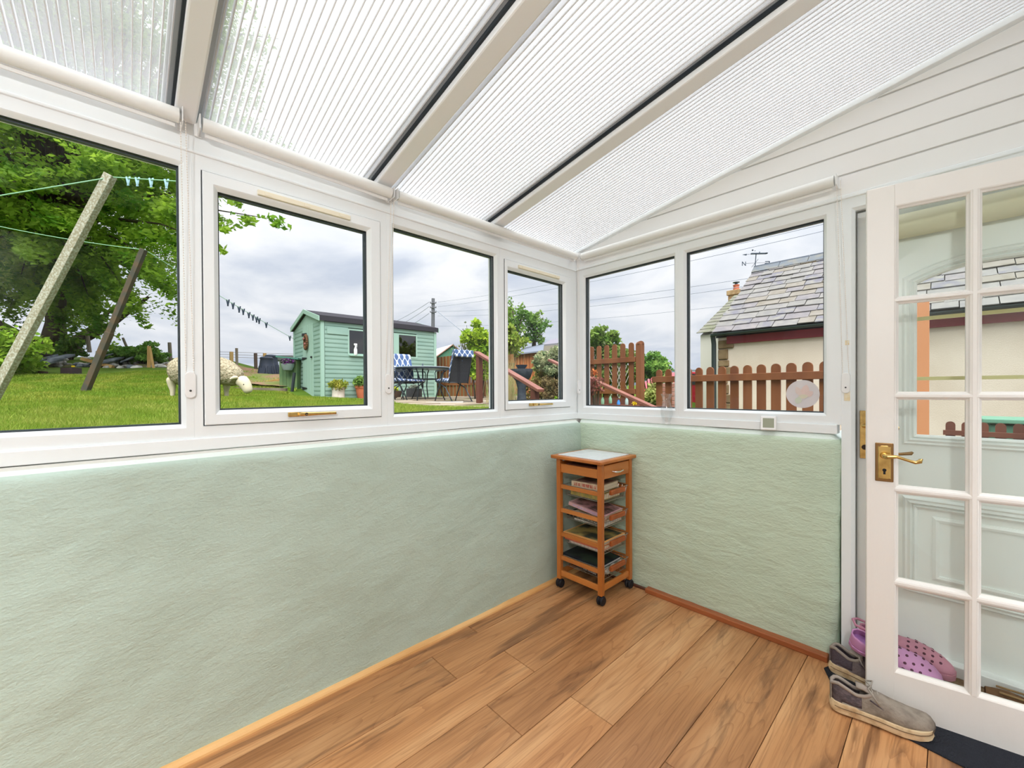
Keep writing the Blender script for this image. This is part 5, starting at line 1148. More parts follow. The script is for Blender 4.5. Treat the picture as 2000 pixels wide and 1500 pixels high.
MB().obox((e0+e1)/2+Vector((0, 0, -.145))+nrm*.03, (e0-e1)/2, nrm*.02, (0, 0, .042)).build('fence_rail', BRN2, f1, bevel=.004)
MB().obox((e0+e1)/2+Vector((0, 0, -.62))+nrm*.03, (e0-e1)/2, nrm*.02, (0, 0, .042)).build('fence_rail', BRN2, f1, bevel=.004)
f2 = thing('picket_fence', 'tall round topped brown picket fence with a gate post, seen in the end window', 'fence', PD(1250, 800, 6.35))
pp = PD(1250, 667, 6.35); MB().box(pp.x-.05, pp.x+.05, pp.y-.05, pp.y+.05, .3, pp.z-.03).build('post', BRN2, f2, bevel=.01)
m = MB(); q = [(-.05, 0)]+[(.05*math.cos(a_), .045*math.sin(a_)) for a_ in [PI-k*PI/8 for k in range(9)]]
m.prism([pp+RT*x+Vector((0, 0, z-.04))-FW*.05 for x, z in q[1:]], (0, 0, 0), FW*.1).build('post_top', BRN2, f2)
a2, b2 = PD(1233, 669, 6.45), PD(1155.6, 677, 7.05); dp2 = (a2-b2)/5; d2v = dp2.normalized(); n2 = d2v.cross(Vector((0, 0, 1)))
if n2.dot(FW) > 0: n2 = -n2
for k in range(0, 9):
    p = a2-dp2*k; picket(MB(), Vector((p.x, p.y, .85)), .088, p.z-.85, .02, d2v).build('picket', BRN2, f2)
for dz_ in (-.27, -.77): MB().obox((a2+b2)/2-dp2*1.0+Vector((0, 0, dz_))+n2*.03, (a2-b2)/2+dp2*1.6, n2*.02, (0, 0, .04)).build('fence_rail', BRN2, f2, bevel=.004)
MB().obox((a2+b2)/2-dp2*1.0+Vector((0, 0, -.95))+n2*.02, (a2-b2)/2+dp2*1.6, n2*.02, (0, 0, .07)).build('gravel_board', RAILD, f2)
# lattice trellis behind
tr = thing('lattice_trellis', 'pale diamond lattice trellis behind the tall picket fence', 'trellis', PD(1215, 790, 7.6)); LT = mat('lattice_pale', lin(196, 190, 182), .7); m = MB()
for k in range(0, 5):
    x0 = 1182+k*6; m.bar(PD(x0, 785, 7.6), PD(x0+30, 715, 7.6), .008, .006, up=FW).bar(PD(x0+30, 785, 7.65), PD(x0, 715, 7.65), .008, .006, up=FW)
m.build('lattice', LT, tr, kind='stuff')
shrub('garden_bush', 'dense green bush behind the tall picket fence', 'bush', 1172, 668, 9.4, (.50, .50, .38), 2400, .06, lin(100, 140, 50), lin(160, 184, 90), stems=6)
shrub('garden_bush', 'green bush foliage seen between the tall pickets', 'bush', 1200, 720, 9.2, (.75, .5, .50), 3600, .06, lin(92, 126, 50), lin(160, 172, 96))
sparse('wispy top twigs of the bush above the tall picket fence', 1176, 680, 9.3, (1180, 640), 14, 'bare_shrub')
shrub('garden_bush', 'green leafy bush right of the tall gate post', 'bush', 1276, 716, 8.2, (.40, .40, .34), 1600, .06, lin(96, 144, 60), lin(152, 188, 88))
shrub('garden_bush', 'low yellow green foliage seen through the low pickets', 'bush', 1290, 765, 8.0, (.35, .4, .35), 1800, .06, lin(120, 150, 60), lin(206, 206, 130))
c = shrub('red_maple', 'small red leaved maple with pale stems before the tall fence', 'shrub', 1160, 752, 5.4, (.13, .13, .15), 230, .035, lin(120, 60, 56), lin(168, 110, 96))
shrub('orange_plant', 'small orange leaved plant tip above the red maple', 'plant', 1161, 728, 5.6, (.035, .035, .05), 40, .035, lin(214, 112, 52), lin(222, 140, 80), stems=2)
for px, py, cc, lab in ((1177, 782, lin(150, 196, 160), 'leftmost pale green jar on the dark board'), (1192, 780, lin(150, 196, 160), 'second pale green jar from the left on the dark board'), (1208, 787, lin(66, 140, 214), 'bright blue jar on the dark board'), (1224, 783, lin(172, 196, 190), 'grey green jar right of the blue jar')):
    p = PD(px, py, 5.9); t = thing('glass_jar', lab, 'jar', p-Vector((0, 0, .06)), 'coloured jars on the dark board by the tall fence')
    MB().lathe([(.022, -.06), (.024, -.05), (.024, .01), (.014, .03), (.016, .045)], p, 12).build('jar_body', mat('jar_%d' % px, cc, .2, .5), t, smooth=True)
p = PD(1239, 788, 5.8); t = thing('yellow_flower', 'small yellow flower head below the fence rail', 'flower', p); leaves('petals', blob(p, (.028, .028, .024), 60), .02, mat('petal_yellow', lin(240, 214, 40), .6), t)
o = MB().bar(PD(1130, 795, 6.0), PD(1300, 800, 5.7), .12, .10).build('planter_board', RAILD); tag(o, 'dark brown board under the coloured jars', 'board')
# brick pillar and parked cars glimpsed between pickets
bp0 = PD(1311, 800, 7.2); t = thing('brick_pillar', 'small pinkish brick pillar behind the low pickets', 'pillar', Vector((bp0.x, bp0.y, .3))); BRK = mat('pink_brick', lin(196, 150, 134), .85, var=(8, lin(170, 120, 104), .4, .6), coord='World')
MB().box(bp0.x-.1, bp0.x+.1, bp0.y-.1, bp0.y+.1, .3, 1.33).build('mortar_core', mat('mortar', lin(190, 180, 168), .9), t)
for k in range(13):
    z = .35+.075*k
    for s in (0, 1): MB().cham(bp0.x-.108+.11*s, bp0.x-.004+.11*s+(.0 if s else 0), bp0.y-.108, bp0.y+.1, z, z+.065, .003).build('brick', BRK, t)
def car(lab, c, f, m_):
    t = thing('parked_car', lab, 'car', c, local=True, rz=math.atan2(f.y, f.x))
    prof = [(-1.9, .35), (1.9, .35), (1.95, .6), (1.8, .82), (1.0, .95), (.45, 1.38), (-1.1, 1.42), (-1.75, .98), (-1.95, .8)]
    MB().prism([(x, -.82, z) for x, z in prof], (0, 0, 0), (0, 1.64, 0)).build('car_body', m_, t, bevel=.06)
    MB().prism([(x, -.835, z) for x, z in ((.85, .97), (.42, 1.30), (-1.05, 1.34), (-1.5, .99))], (0, 0, 0), (0, 1.67, 0)).build('side_window', mat('car_glass', (.03, .035, .04, 1), .08, .6), t)
    for x in (-1.2, 1.25):
        for y in (-.8, .62): MB().cyl((x, y, .31), (x, y+.18, .31), .31, n=20).build('wheel', BLACK, t, smooth=True)
RED = mat('car_red', lin(206, 30, 56), .2, .6, coat=.6); car('red car glimpsed between the low pickets', PD(1357, 765, 14.5)-Vector((0, 0, .75)), RT*.9+FW*.4, RED)
car('pale silver car glimpsed above the red car between pickets', PD(1352, 748, 21)-Vector((0, 0, .9)), RT*.9+FW*.4, mat('car_silver', lin(208, 214, 222), .25, .6))

# ============================================================ slate roofed building
REND = mat('cream_render', lin(234, 220, 202), .9, .1, var=(1.6, lin(220, 204, 184), .35, .7), coord='World', bump=(60, .5)); WHR = mat('white_gable_render', lin(226, 222, 212), .9, .1)
bd = thing('stone_building', 'cream rendered outbuilding with a rough slate roof and ridge tiles', 'building', (-1.8, 7.4, 0))
YE, ZE, YRG, ZRG, X0, X1 = 7.28, 2.44, 10.15, 4.40, -1.84, 4.6
MB().prism([(X0+.05, 7.4, -.1), (X0+.05, 12.9, -.1), (X0+.05, 12.9, 2.45), (X0+.05, 10.15, 4.28), (X0+.05, 7.4, 2.45)], (0, 0, 0), (X1-X0-.1, 0, 0)).build('rendered_wall', REND, bd)
MB().prism([(X0+.01, YE+.1, ZE), (X0+.01, YRG, ZRG-.03), (X0+.01, 13.0, 2.5), (X0+.01, 13.0, 2.4), (X0+.01, YRG, ZRG-.13), (X0+.01, YE+.1, ZE-.09)], (0, 0, 0), (X1-X0, 0, 0)).build('roof_deck', mat('roof_underside', lin(60, 56, 54), .9), bd)
SLA = [mat('slate_%d' % k, c1, .75, .25, var=(7, c2, .4, .65), coord='World', bump=(26, .4)) for k, (c1, c2) in enumerate(((lin(130, 127, 125), lin(143, 140, 134)), (lin(125, 121, 123), lin(140, 134, 132)), (lin(138, 135, 129), lin(126, 124, 121)), (lin(117, 115, 123), lin(141, 138, 130)), (lin(140, 134, 125), lin(128, 121, 108))))]
nrow = 13; sv = Vector((0, YRG-YE, ZRG-ZE)); sn = Vector((0, -(ZRG-ZE), YRG-YE)).normalized(); rs_ = random.Random(11); LW = sv.length/nrow; su = sv.normalized()
tmpl = [(-.5, 0), (.5, 0), (.5, 1), (-.5, 1)]
for r_i in range(nrow):
    x = X0-rs_.uniform(0, .05)
    while x < 3.9:
        w = rs_.uniform(.26, .52)*(1 if r_i < 8 else .85); o0 = Vector((x, YE, ZE))+su*(r_i*LW)+sn*rs_.uniform(.012, .024); th = rs_.uniform(.012, .022); jit = rs_.uniform(-.018, .018)
        a_ = o0+su*(-.02+jit)+Vector((.006, 0, 0)); bq = a_+Vector((w-.012, 0, 0)); lift = sn*.022
        MB().prism([a_+lift, bq+lift+su*rs_.uniform(-.012, .012), bq+su*(LW*1.18), a_+su*(LW*1.18)], (0, 0, 0), sn*th).build('roof_slate', SLA[rs_.randrange(5)], bd); x += w
RT_ = mat('ridge_tile', lin(104, 112, 120), .7, var=(5, lin(126, 124, 116), .4, .7), coord='World'); MOSS = mat('mossy_mortar', lin(132, 108, 64), .95)
x = X0-.03
for k in range(9):
    L_ = .62; rg = Vector((0, YRG, ZRG+.06))
    m = MB().prism([(x, YRG-.22, ZRG-.10), (x, YRG, ZRG+.075), (x, YRG+.22, ZRG-.10), (x, YRG+.22, ZRG-.07), (x, YRG+.03, ZRG+.10), (x, YRG-.03, ZRG+.10), (x, YRG-.24, ZRG-.08)], (0, 0, 0), (L_-.012, 0, 0)); m.build('ridge_tile', RT_, bd)
    m = MB().tube([(x, YRG, ZRG+.10), (x+L_-.015, YRG, ZRG+.10)], .035, 8).build('ridge_roll', mat('ridge_dark', lin(84, 92, 104), .6), bd); x += L_
MB().prism([(X0, YRG-.26, ZRG-.13), (X0, YRG-.20, ZRG-.09), (X0, YRG-.18, ZRG-.12)], (0, 0, 0), (5.6, 0, 0)).build('ridge_mortar', MOSS, bd)
GUT = mat('gutter_green', lin(56, 66, 66), .4, .4)
m = MB(); q = [(YE-.08+.055*math.cos(a_), ZE-.01+.055*math.sin(a_)) for a_ in [PI+k*PI/8 for k in range(9)]]
m.prism([(X0-.02, y, z) for y, z in q], (0, 0, 0), (6.4, 0, 0)).build('gutter', GUT, bd)
MB().box(X0+.25, 4.6, 7.33, 7.40, 2.20, 2.36).build('fascia_board', mat('maroon_paint', lin(128, 44, 48), .5, .3), bd)
MB().tube([(X0-.02, YE-.02, 2.42), (X0-.02, YE+.02, 2.34), (X0-.02, 7.34, 2.22), (X0-.02, 7.34, .0)], .05, 10).build('downpipe', GUT, bd, smooth=True)
QS = mat('quoin_stone', lin(150, 128, 96), .9, .1, var=(6, lin(120, 98, 72), .35, .65), coord='World', bump=(20, .8)); z = .3; k = 0
while z < 2.26:
    h_ = rs_.uniform(.14, .26); w = rs_.uniform(.18, .34); MB().cham(X0+.06, X0+.06+w, 7.35, 7.5, z+.008, min(z+h_, 2.3)-.008, .015).build('quoin_stone', QS, bd); z += h_; k += 1
# rear wing, chimney
wg = thing('rear_wing', 'white rendered wing with a mossy slate roof behind the main roof verge', 'building', (-3.1, 9.5, 0))
MB().prism([(-3.05, 9.55, -.1), (-3.05, 14.6, -.1), (-3.05, 14.6, 2.8), (-3.05, 12.4, 4.15), (-3.05, 9.55, 2.72)], (0, 0, 0), (2.2, 0, 0)).build('wing_wall', WHR, wg)
MSL = mat('mossy_slate', lin(134, 132, 122), .85, .15, var=(4, lin(122, 124, 100), .4, .65), coord='World')
wv = Vector((0, 12.4-9.45, 4.27-2.76)); wu = wv.normalized(); wn = Vector((0, -wv.z, wv.y)).normalized()
for r_i in range(12):
    o0 = Vector((-3.12, 9.45, 2.76))+wu*(wv.length*r_i/12); L_ = wv.length/12; xx = 0
    while xx < 1.9:
        w = rs_.uniform(.3, .45); a_ = o0+Vector((xx, 0, 0))+wn*.02; MB().prism([a_, a_+Vector((w-.01, 0, 0)), a_+Vector((w-.01, 0, 0))+wu*L_*1.15-wn*.015, a_+wu*L_*1.15-wn*.015], (0, 0, 0), wn*.015).build('roof_slate', MSL, wg); xx += w
cp = PD(1438, 600, 14.0); t = thing('chimney_stack', 'sandstone chimney stack with one clay pot behind the slate roof', 'chimney', cp-Vector((0, 0, .6)))
SND = mat('sandstone', lin(196, 168, 128), .9, .1, var=(8, lin(168, 138, 100), .4, .6), coord='World'); zt = PD(1438, 568, 14.0).z
MB().box(cp.x-.19, cp.x+.19, cp.y-.19, cp.y+.19, cp.z-1.0, zt-.02).build('stack', SND, t, bevel=.01)
MB().box(cp.x-.235, cp.x+.235, cp.y-.235, cp.y+.235, zt-.16, zt+.0).build('stack_cap', SND, t, bevel=.015)
for k in range(5): MB().box(cp.x-.195, cp.x+.195, cp.y-.195, cp.y+.195, zt-.9+.145*k, zt-.9+.145*k+.13).build('stone_course', SND, t, bevel=.006)
MB().lathe([(.10, 0), (.085, .16), (.10, .17), (.10, .2)], (cp.x, cp.y, zt), 14).build('chimney_pot', mat('clay_pot', lin(196, 112, 82), .8), t, smooth=True)
MB().cyl((cp.x, cp.y, zt+.20), (cp.x, cp.y, zt+.27), .045, n=10).lathe([(.10, .27), (.11, .29), (0, .31)], (cp.x, cp.y, zt), 14).build('pot_cowl', mat('cowl_metal', lin(96, 110, 120), .4, .5, .6), t, smooth=True)
# weathervane
wv0 = Vector((X0, YRG, ZRG+.1)); t = thing('weather_vane', 'dark weather vane with N and S letters on the end of the slate ridge', 'weather vane', wv0); VM = mat('vane_iron', lin(46, 62, 78), .5, .4)
dist = (wv0-CAM).dot(FW); wp_ = lambda px, py: PD(px, py, dist)
MB().tube([wv0, wp_(1475, 516), wp_(1477, 494)], .012, 6).build('spindle', VM, t)
MB().obox(wp_(1482, 495.3), RT*.21+UP*.004, FW*.03, UP*.012).ball(tuple(wp_(1496, 494.8)), (.05, .05, .02), 8, 6).build('vane_body', VM, t)
MB().prism([wp_(1450, 497.3), wp_(1459, 495.6), wp_(1458, 499)], (0, 0, 0), FW*.01).bar(wp_(1458, 497.2), wp_(1464, 496.4), .008, .008).build('vane_pointer', VM, t)
MB().ball(tuple(wp_(1470, 488.6)), .022, 8, 6).ball(tuple(wp_(1474.6, 489.8)), .012, 6, 4).ball(tuple(wp_(1483.6, 492.6)), .014, 6, 4).build('vane_figure', VM, t)
MB().bar(wp_(1456, 514.5), wp_(1494, 513), .006, .006).bar(wp_(1468, 522), wp_(1481, 506), .008, .008).build('compass_arm', VM, t)
BM = Matrix((RT, UP, -FW)).transposed().to_4x4()
def facing(px, py, flip=False, rot=0.):
    M_ = BM.copy(); M_.translation = wp_(px, py); return M_ @ Matrix.Rotation(rot, 4, 'Z') @ (Matrix.Diagonal((-1, 1, 1, 1)) if flip else Matrix.Identity(4))
text('letter_n', 'N', .165, VM, facing(1453, 515.5), t, ext=.004)
m = MB(); S_ = [(1494.6, 511), (1503, 510.6), (1502.2, 514), (1494.6, 514.2), (1494.2, 517.2), (1502.6, 517)]
for a_, b_ in zip(S_[:-1], S_[1:]): m.bar(wp_(*a_), wp_(*b_), .018, .018)
m.build('letter_s', VM, t)
MB().box(1.55, 1.66, 2.78, 2.89, -.04, 2.0).build('x', mat('orange_post', lin(214, 146, 100), .7)).name = 'yard_post'
yp = bpy.data.objects['yard_post']; tag(yp, 'orange brown timber post seen through the arched door light', 'post')
q = ON(1797, 700, 1, 2.8); yp.location = (q[0]-1.605, 0, 0)
f3 = thing('picket_fence', 'small reddish picket fence seen low through the arched door light', 'fence', (2.5, 3.6, 0))
for k in range(13):
    q = ON(1804+k*26.7, 800, 1, 3.6); zt_ = ON(1830, 822, 1, 3.6)[2]; picket(MB(), Vector((1.75+k*.105, 3.6, .2)), .066, zt_-.2, .018, Vector((1, 0, 0))).build('picket', RAILD, f3)
MB().box(1.7, 3.3, 3.55, 3.59, zt_-.13, zt_-.085).build('fence_rail', RAILD, f3)
q = ON(1985, 826, 1, 5.2); t = thing('green_bin', 'pale green lidded bin beyond the small picket fence', 'bin', (q[0], 5.2, 0))
MB().box(q[0]-.22, q[0]+.55, 5.0, 5.6, -.04, q[2]-.02).build('bin_body', mat('bin_green', lin(84, 130, 108), .5), t, bevel=.02); MB().box(q[0]-.27, q[0]+.6, 4.95, 5.65, q[2]+.0, q[2]+.05).build('bin_lid', mat('bin_lid', lin(110, 160, 136), .5), t, bevel=.01)

lin = _lin

# ============================================================ INDOOR THINGS
TW = mat('honey_pine', lin(196, 122, 56), .4, .4, var=(7, lin(168, 94, 36), .35, .7, (1, 1, .12)), coat=.2)
TWH = mat('honey_pine_rail', lin(200, 126, 60), .4, .4, var=(7, lin(174, 100, 40), .35, .7, (.2, .2, 2)), coat=.2)
TD = mat('orange_handle_wood', lin(176, 96, 48), .45, .4, var=(9, lin(150, 78, 36), .35, .7))
WIRC = mat('chrome_wire', lin(176, 172, 166), .3, .5, .9)
x0, x1, y0, y1 = .090, .392, -.285, .012
tr = thing('kitchen_trolley', 'slim honey pine trolley with a white tiled top in the corner', 'trolley', ((x0+x1)/2, (y0+y1)/2, 0))
for x in (x0, x1):
    for y in (y0, y1): MB().cham(x-.0145, x+.0145, y-.0145, y+.0145, .055, .800, .002).build('leg', TW, tr)
def rail_(a, b_, z, h_, t_, m=TWH, nm='side_rail'):
    if a[0] == b_[0]: MB().cham(a[0]-t_/2, a[0]+t_/2, a[1], b_[1], z-h_/2, z+h_/2, .0015).build(nm, m, tr)
    else: MB().cham(a[0], b_[0], a[1]-t_/2, a[1]+t_/2, z-h_/2, z+h_/2, .0015).build(nm, m, tr)
for y in (y0, y1):
    for z in (.628, .482, .333, .187): rail_((x0+.014, y), (x1-.014, y), z, .024, .014)
    rail_((x0+.014, y), (x1-.014, y), .742, .052, .014, nm='apron'); rail_((x0+.014, y), (x1-.014, y), .092, .034, .014, nm='bottom_rail')
for x in (x0, x1): rail_((x, y0+.014), (x, y1-.014), .092, .034, .014, nm='bottom_rail')
rail_((x0, y0+.014), (x0, y1-.014), .742, .075, .014, nm='apron')
MB().cham(.052, .424, -.328, .048, .801, .821, .004).build('top_frame', TW, tr)
m = MB().box(.085, .392, -.295, .016, .8212, .8225); m.build('tile_joint', mat('tile_grout', (.7, .7, .7, 1), .8), tr)
for i in range(3):
    for j in range(3): MB().cham(.086+.102*i, .187+.102*i, -.294+.1035*j, -.1925+.1035*j, .8225, .8245, .001).build('tile', mat('white_tile', lin(222, 224, 228), .18, .5), tr)
dw = thing('drawer', None, None, (x1, (y0+y1)/2, .75)-origin(tr)) if False else None
d_ = bpy.data.objects.new('drawer', None); COL.objects.link(d_); d_.location = Vector((x1, (y0+y1)/2, .75))-origin(tr); d_.parent = tr
MB().cham(x1-.006, x1+.012, y0+.017, y1-.017, .712, .790, .003).build('drawer_front', TWH, d_)
MB().box(x0+.03, x1-.006, y0+.03, y1-.03, .72, .77).build('drawer_box', mat('drawer_dark', lin(92, 48, 30), .7), d_)
MB().tube([(x1+.012, -.185, .748), (x1+.028, -.178, .745), (x1+.031, -.137, .741), (x1+.028, -.096, .745), (x1+.012, -.089, .748)], [.003, .004, .0045, .004, .003], 8).build('drawer_handle', CHROME, d_, smooth=True)
ZB = [.628, .482, .333, .187]
for i, z in enumerate(ZB):
    b_ = bpy.data.objects.new('wire_basket', None); COL.objects.link(b_); b_.location = Vector((.24, -.137, z))-origin(tr); b_.parent = tr
    bx0, bx1, by0, by1, zt, zb_ = .108, .398, -.268, -.006, z+.010, z-.055
    m = MB(); m.tube([(bx0, by0, zt), (bx1, by0, zt), (bx1, by1, zt), (bx0, by1, zt)], .0022, 5, closed=True); m.tube([(bx0+.01, by0+.02, zb_), (bx1-.01, by0+.02, zb_), (bx1-.01, by1-.02, zb_), (bx0+.01, by1-.02, zb_)], .0018, 5, closed=True)
    for k in range(11):
        y = by0+.012+(by1-by0-.024)*k/10; yb_ = min(max(y, by0+.02), by1-.02); m.tube([(bx0, y, zt), (bx0+.01, yb_, zb_), (bx1-.01, yb_, zb_), (bx1, y, zt)], .0011, 4)
    for k in range(11):
        x = bx0+.012+(bx1-bx0-.024)*k/10; m.tube([(x, by0, zt), (x, by0+.02, zb_), (x, by1-.02, zb_), (x, by1, zt)], .0011, 4)
    m.build('basket_wire', WIRC, b_, kind='stuff')
    MB().cham(x1+.002, x1+.022, -.208, -.060, z-.016, z+.012, .003).build('basket_handle', TD, b_)
for x in (x0, x1):
    for y in (y0, y1):
        c = bpy.data.objects.new('castor', None); COL.objects.link(c); c.location = Vector((x, y, .03))-origin(tr); c.parent = tr
        for s in (-1, 1): MB().lathe([(.004, -.0095), (.020, -.009), (.0265, -.002), (.0265, .003), (.022, .008), (.004, .009)], (x+s*.0105, y, .0268), 18, 'x').build('wheel', BLACK, c, smooth=True)
        MB().ball((x, y, .036), (.010, .020, .018), 10, 6).cyl((x, y, .04), (x, y, .06), .006, n=8).build('castor_hood', BLACK, c, smooth='all')

def book(label, c, sx, sy, th, rz, tilt, cover, edge=lin(226, 214, 190), spine=None, top=None, grp='books and magazines in the trolley baskets', marks=None, name='book', wavy=0):
    """lies flat; long side sx along local x; tilt=(about x, about y)"""
    t = thing(name, label, 'book' if name == 'book' else name, c, grp); t['_local'] = 1; t.rotation_euler = (tilt[0], tilt[1], rz); cv = .0018
    MB().box(-sx/2, sx/2, -sy/2, sy/2, 0, cv).box(-sx/2, sx/2, -sy/2, sy/2, th-cv, th).box(-sx/2, sx/2, -sy/2, -sy/2+cv, 0, th).build('cover', cover, t, bevel=.0008)
    MB().box(-sx/2+.003, sx/2-.003, -sy/2+cv, sy/2-.003, cv, th-cv).build('pages', mat('pages_%d' % int(edge[0]*999), edge, .9, .1, var=(3, tuple(v*.8 for v in edge[:3])+(1,), .4, .6, (1, 1, 200))), t)
    if top: MB().box(-sx/2+.012, sx/2-.012, -sy/2+.012, sy/2-.012, th, th+.0006).build('cover_picture', top, t)
    if marks:
        r = random.Random(len(label)); m = MB(); x = -sx/2+marks[1]
        while x < sx/2-marks[2]:
            w = r.uniform(.003, .006); h_ = th*.55; m.box(x, x+w*.45, -sy/2-.0005, -sy/2, th*.25, th*.25+h_)
            if r.random() < .6: m.box(x, x+w, -sy/2-.0005, -sy/2, th*.25+h_*r.choice((0, .45, .85)), th*.25+h_*r.choice((0, .45, .85))+.0012)
            x += w+.0022 if r.random() > .15 else w+.006
        m.build('spine_lettering', marks[0], t)
    return t
COV = lambda n, a, b_=None, s=30: mat('cover_'+n, a, .4, .4, var=(s, b_, .42, .6) if b_ else None)
yb_ = -.137
book('yellow green paperback at the bottom of the top basket', (.25, yb_+.0, .576), .225, .20, .036, .0, (0, 0), COV('olive', lin(188, 172, 96), lin(160, 150, 80)))
book('thick cream book with red lettering on top in the top basket', (.255, yb_-.01, .630), .215, .19, .036, .06, (0, .0), COV('cream', lin(226, 208, 178), lin(206, 182, 150)), top=COV('dusky', lin(128, 92, 84), lin(178, 140, 120), 16), marks=(mat('red_ink', lin(196, 70, 60), .6), .02, .02))
book('white booklets at the bottom of the second basket', (.27, yb_, .428), .21, .2, .010, .05, (0, 0), COV('whiteb', lin(214, 212, 206)))
book('black backed book lying in the second basket', (.235, yb_-.005, .440), .25, .21, .018, -.04, (0, .03), COV('blackb', lin(44, 44, 46)), marks=(mat('pale_ink', lin(206, 208, 196), .6), .09, .01))
book('slim beige book wedged in the second basket under the pink one', (.26, yb_-.012, .460), .20, .20, .013, .02, (0, .06), COV('beige', lin(214, 200, 160)))
book('pink hardback with a floral cover tilted on top of the second basket', (.25, yb_+.0, .492), .255, .215, .022, .08, (0, .17), COV('pink', lin(216, 176, 176), lin(198, 150, 154), 20), spine=1, top=COV('pinkflower', lin(188, 140, 142), lin(92, 70, 66), 22), marks=(mat('lilac_ink', lin(178, 168, 206), .6), .03, .03))
book('white papers at the bottom of the third basket', (.25, yb_, .279), .235, .215, .022, .0, (0, 0), COV('whitep', lin(216, 208, 200)))
book('orange edged annual beneath the picture annual in the third basket', (.25, yb_-.012, .302), .275, .235, .022, .0, (0, 0), COV('salmon', lin(206, 110, 88)))
book('large yellow edged picture annual on top of the third basket', (.25, yb_-.012, .330), .283, .248, .018, .01, (0, 0), COV('orange', lin(232, 172, 104)), top=COV('greenpic', lin(170, 150, 88), lin(52, 62, 56), 9))
book('black hardback with white spine lettering in the lowest basket', (.235, yb_-.01, .150), .27, .23, .024, .0, (0, .07), COV('black2', lin(28, 28, 34)), marks=(mat('white_ink', lin(224, 216, 214), .6), .04, .03))
book('dark glossy hardback with a pale blue spine patch, on top of the lowest basket', (.225, yb_-.005, .186), .265, .235, .016, .02, (0, .07), COV('nightblue', lin(30, 34, 44), lin(44, 54, 62), 8), edge=lin(214, 216, 220), top=COV('darkpic', lin(26, 30, 36), lin(58, 74, 62), 9))
book('crumpled magazine drooping from the front of the lowest basket', (.335, yb_+.01, .172), .11, .20, .010, .05, (.0, .30), COV('magz', lin(204, 200, 190), lin(120, 126, 110), 20), name='magazine')
pp = thing('crumpled_paper', 'crumpled newspaper pushed into the front corner of the lowest basket', 'paper', (.365, -.225, .16), 'books and magazines in the trolley baskets')
m = MB(); r = random.Random(5)
pts = [(.335+.052*(i/5)+r.uniform(-.006, .006), -.262+.13*(j/7), .135+.055*r.random()) for i in range(6) for j in range(8)]
m.add(pts, [(i*8+j, i*8+j+1, (i+1)*8+j+1, (i+1)*8+j) for i in range(5) for j in range(7)]); o = m.build('paper_sheet', mat('newsprint', lin(206, 192, 176), .9, .1, var=(90, lin(130, 124, 120), .48, .6)), pp)
o.modifiers.new('s', 'SOLIDIFY').thickness = .0012

# --- glass vase and thermometer on the sill
GV = glass('cut_glass', (.985, .99, .99, 1), .07, .02)
vc = (.622, .040, 1.0185)
t = thing('glass_vase', 'tall clear cut glass vase standing on the sill of the end window', 'vase', vc)
prof = [(.0, .002), (.024, 0), (.026, .004), (.020, .012), (.027, .035), (.034, .070), (.031, .100), (.022, .138), (.026, .158), (.034, .178), (.0315, .178), (.0235, .158), (.0195, .138), (.028, .100), (.031, .070), (.024, .035), (.016, .016), (0, .014)]
n_ = 32; m = MB().lathe(prof, vc, n_); k = len(prof)
for i, v in enumerate(m.v):      # shallow facets cut into the belly
    row, j = divmod(i, n_); z = v[2]-vc[2]
    if 1 < row < 10 and .02 < z < .12 and j % 2: m.v[i] = (vc[0]+(v[0]-vc[0])*.93, vc[1]+(v[1]-vc[1])*.93, v[2])
m.build('vase_body', GV, t, smooth=True)
q = ON(1500, 838, 1, .055); tc_ = Vector((q[0]+.003, .050, 1.0185))
t = thing('digital_thermometer', 'small white digital thermometer with a grey screen leaning on its black stand', 'thermometer', tc_); t['_local'] = 1; t.rotation_euler = (0, 0, math.radians(14))
R_ = Matrix.Rotation(math.radians(-13), 3, 'X')
def tb(x0_, x1_, y0_, y1_, z0_, z1_, bev=.004, nm='case', mm=PLASTW):
    m = MB().box(x0_, x1_, y0_, y1_, z0_, z1_); m.v = [tuple(R_ @ Vector(v)) for v in m.v]; return m.build(nm, mm, t, bevel=bev)
tb(-.034, .034, -.007, .007, .001, .072, .005); tb(-.0235, .0235, -.0078, -.0068, .013, .060, 0, 'screen', mat('lcd_grey', lin(138, 142, 116), .35, .4)); 
MB().prism([(-.02, .008, .03), (-.02, .030, .0005), (-.02, .026, .0005), (-.02, .010, .02)], (0, 0, 0), (.052, 0, 0)).build('stand', BLACK, t)
# --- round window sticker
qc = ON(1567.5, 769.5, 1, YB+.0275); STK = bpy.data.materials.new('frosted_sticker'); STK.use_nodes = True; nt = STK.node_tree; b = nt.nodes['Principled BSDF']; b.inputs['Base Color'].default_value = lin(236, 232, 226); b.inputs['Roughness'].default_value = .7
tr_ = nt.nodes.new('ShaderNodeBsdfTransparent'); mx = nt.nodes.new('ShaderNodeMixShader'); mx.inputs[0].default_value = .80; nt.links.new(tr_.outputs[0], mx.inputs[1]); nt.links.new(b.outputs[0], mx.inputs[2]); nt.links.new(mx.outputs[0], nt.nodes['Material Output'].inputs[0]); b.inputs['Emission Strength'].default_value = 0
tl_ = nt.nodes.new('ShaderNodeBsdfTranslucent'); tl_.inputs[0].default_value = lin(222, 216, 220); ad = nt.nodes.new('ShaderNodeMixShader'); ad.inputs[0].default_value = .55; nt.links.new(b.outputs[0], ad.inputs[1]); nt.links.new(tl_.outputs[0], ad.inputs[2]); nt.links.new(ad.outputs[0], mx.inputs[2])
t = thing('window_sticker', 'round frosted sticker with a faint orange and green flower on the end window', 'sticker', qc)
MB().cyl((qc[0], YB+.0272, qc[2]), (qc[0], YB+.0278, qc[2]), .0665, n=48).build('sticker_disc', STK, t)
_po = [0]
